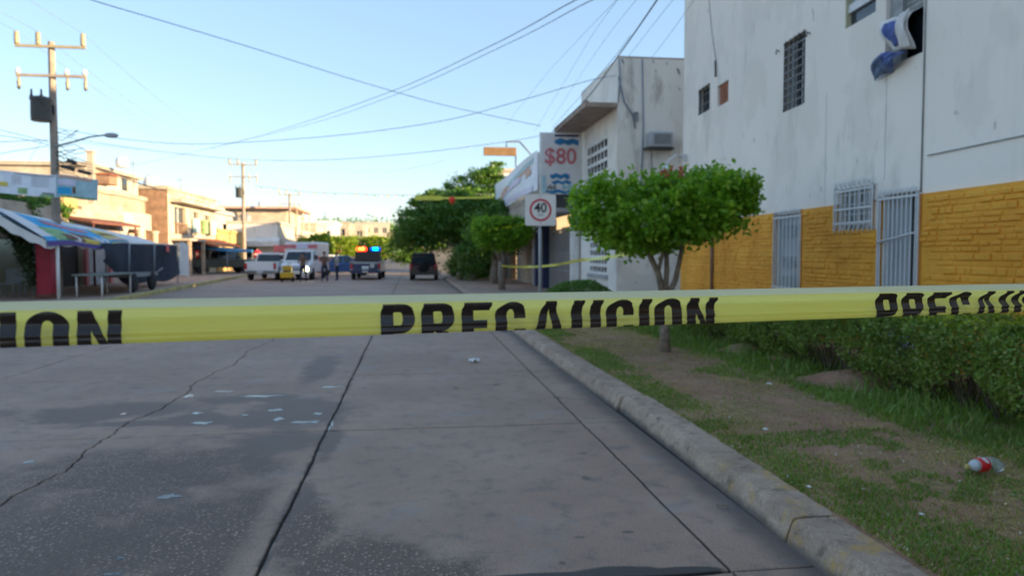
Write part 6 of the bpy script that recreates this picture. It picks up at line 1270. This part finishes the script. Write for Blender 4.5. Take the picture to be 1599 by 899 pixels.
# ================================================================== people
def person(lab, x, y, rz, Hh, shirt, trou, pose=0, hair='hair_black'):
    t = thing('person', lab, 'person', (x, y, 0), rz); k = Hh/1.72; V = []; E = []; R = []
    def add(p, r, par=None): V.append(tuple(c*k for c in p)); R.append(r*k); i = len(V)-1; (E.append((par, i)) if par is not None else None); return i
    pel = add((0, 0, .94), .15); wa = add((0, 0, 1.1), .135, pel); ch = add((0, .01, 1.3), .16, wa); nb = add((0, 0, 1.44), .085, ch); nk = add((0, .01, 1.50), .055, nb); h1 = add((0, .02, 1.57), .075, nk); h2_ = add((0, .02, 1.64), .092, h1); h3_ = add((0, .01, 1.70), .06, h2_)
    ns = add((0, .105, 1.605), .014, h2_)
    for s in (-1, 1):
        hp = add((s*.1, 0, .88), .10, pel); kn = add((s*(.12+.02*pose), .03*pose*s, .49), .068, hp); an = add((s*(.12+.03*pose), -.03+.05*pose*s, .09), .045, kn); ft_ = add((s*(.13+.03*pose), .1+.05*pose*s, .04), .04, an)
        shd = add((s*.17, 0, 1.40), .07, ch)
        if pose == 2 and s == 1: el = add((s*.27, .1, 1.16), .042, shd); wr = add((s*.14, .27, 1.25), .03, el); d = Vector((-.4, .8, .2))
        elif pose == 1: el = add((s*.30, -.02, 1.15), .042, shd); wr = add((s*.18, .16, 1.06), .03, el); d = Vector((-s*.8, .4, 0))
        else: el = add((s*.25, -.02, 1.13), .042, shd); wr = add((s*.27, .05, .88), .03, el); d = Vector((0, .15, -1))
        d.normalize(); W0 = Vector([c/k for c in V[wr]]); pm = add(tuple(W0+d*.07), .028, wr); sd = d.cross(Vector((0, 1, 0)) if abs(d.y) < .7 else Vector((0, 0, 1))).normalized()
        for j in range(4):
            b0 = W0+d*.1+sd*(.026-.017*j); f1 = add(tuple(b0), .009, pm); add(tuple(b0+d*(.06+.012*(j in (1, 2)))+Vector((0, .012, 0))), .007, f1)
        th = add(tuple(W0+d*.05+sd*.045), .010, pm); add(tuple(W0+d*.085+sd*.055), .008, th)
    me = bpy.data.meshes.new('body'); me.from_pydata(V, E, []); o = bpy.data.objects.new('body', me); COL.objects.link(o)
    sk = o.modifiers.new('s', 'SKIN'); 
    for i, sv_ in enumerate(me.skin_vertices[0].data): sv_.radius = (R[i], R[i]*(.72 if i in (pel, wa, ch) else 1)); sv_.use_root = (i == pel)
    ss_ = o.modifiers.new('u', 'SUBSURF'); ss_.levels = 1; ss_.render_levels = 1
    dg = bpy.context.evaluated_depsgraph_get(); m2 = bpy.data.meshes.new_from_object(o.evaluated_get(dg)); bpy.data.objects.remove(o)
    m2.name = 'body'; m2.materials.clear()
    for a in ('skin', shirt, trou, 'paint_dark'): m2.materials.append(M[a])
    for p in m2.polygons:
        c = p.center/k; p.use_smooth = True
        p.material_index = 3 if c.z < .1 else 2 if (c.z < .97 and abs(c.x) < .2 and not (abs(c.x) > .21)) else 0 if (c.z > 1.47 or (abs(c.x) > .2 and c.z < 1.2) or (c.y > .12 and c.z > .95)) else 1
    b_ = bpy.data.objects.new('body', m2); COL.objects.link(b_); b_.parent = t
    MB().lathe((0, .0, 1.60*k), [(.06*k, 0), (.098*k, .03*k), (.1*k, .08*k), (.07*k, .13*k), (.01, .155*k)], 12).build('hair', hair, t, False)
    for s in (-1, 1): MB().lathe((s*.032*k, .098*k, 1.64*k), [(.002, -.008), (.011, 0), (.002, .008)], 6).build('eye', 'paint_dark', t, False); MB().lathe((s*.088*k, .01*k, 1.62*k), [(.004, -.03), (.016, 0), (.004, .03)], 6).build('ear', 'skin', t, False)
    MB().box(-.022*k, .022*k, .094*k, .104*k, 1.566*k, 1.572*k).build('mouth', 'rust', t, False)
    return t
person('person in brown top and dark navy trousers standing before the ambulance', -6.1, 42.9, math.radians(170), 1.66, 'shirt_brown', 'trouser_navy', 1)
person('person in dark clothes standing just right of the ambulance', -4.92, 42.9, math.radians(200), 1.70, 'shirt_brown', 'trouser_navy', 2)
person('person in a pale grey top facing left beside the blue sedan', -4.4, 44.6, math.radians(80), 1.66, 'shirt_grey', 'trouser_navy', 0)
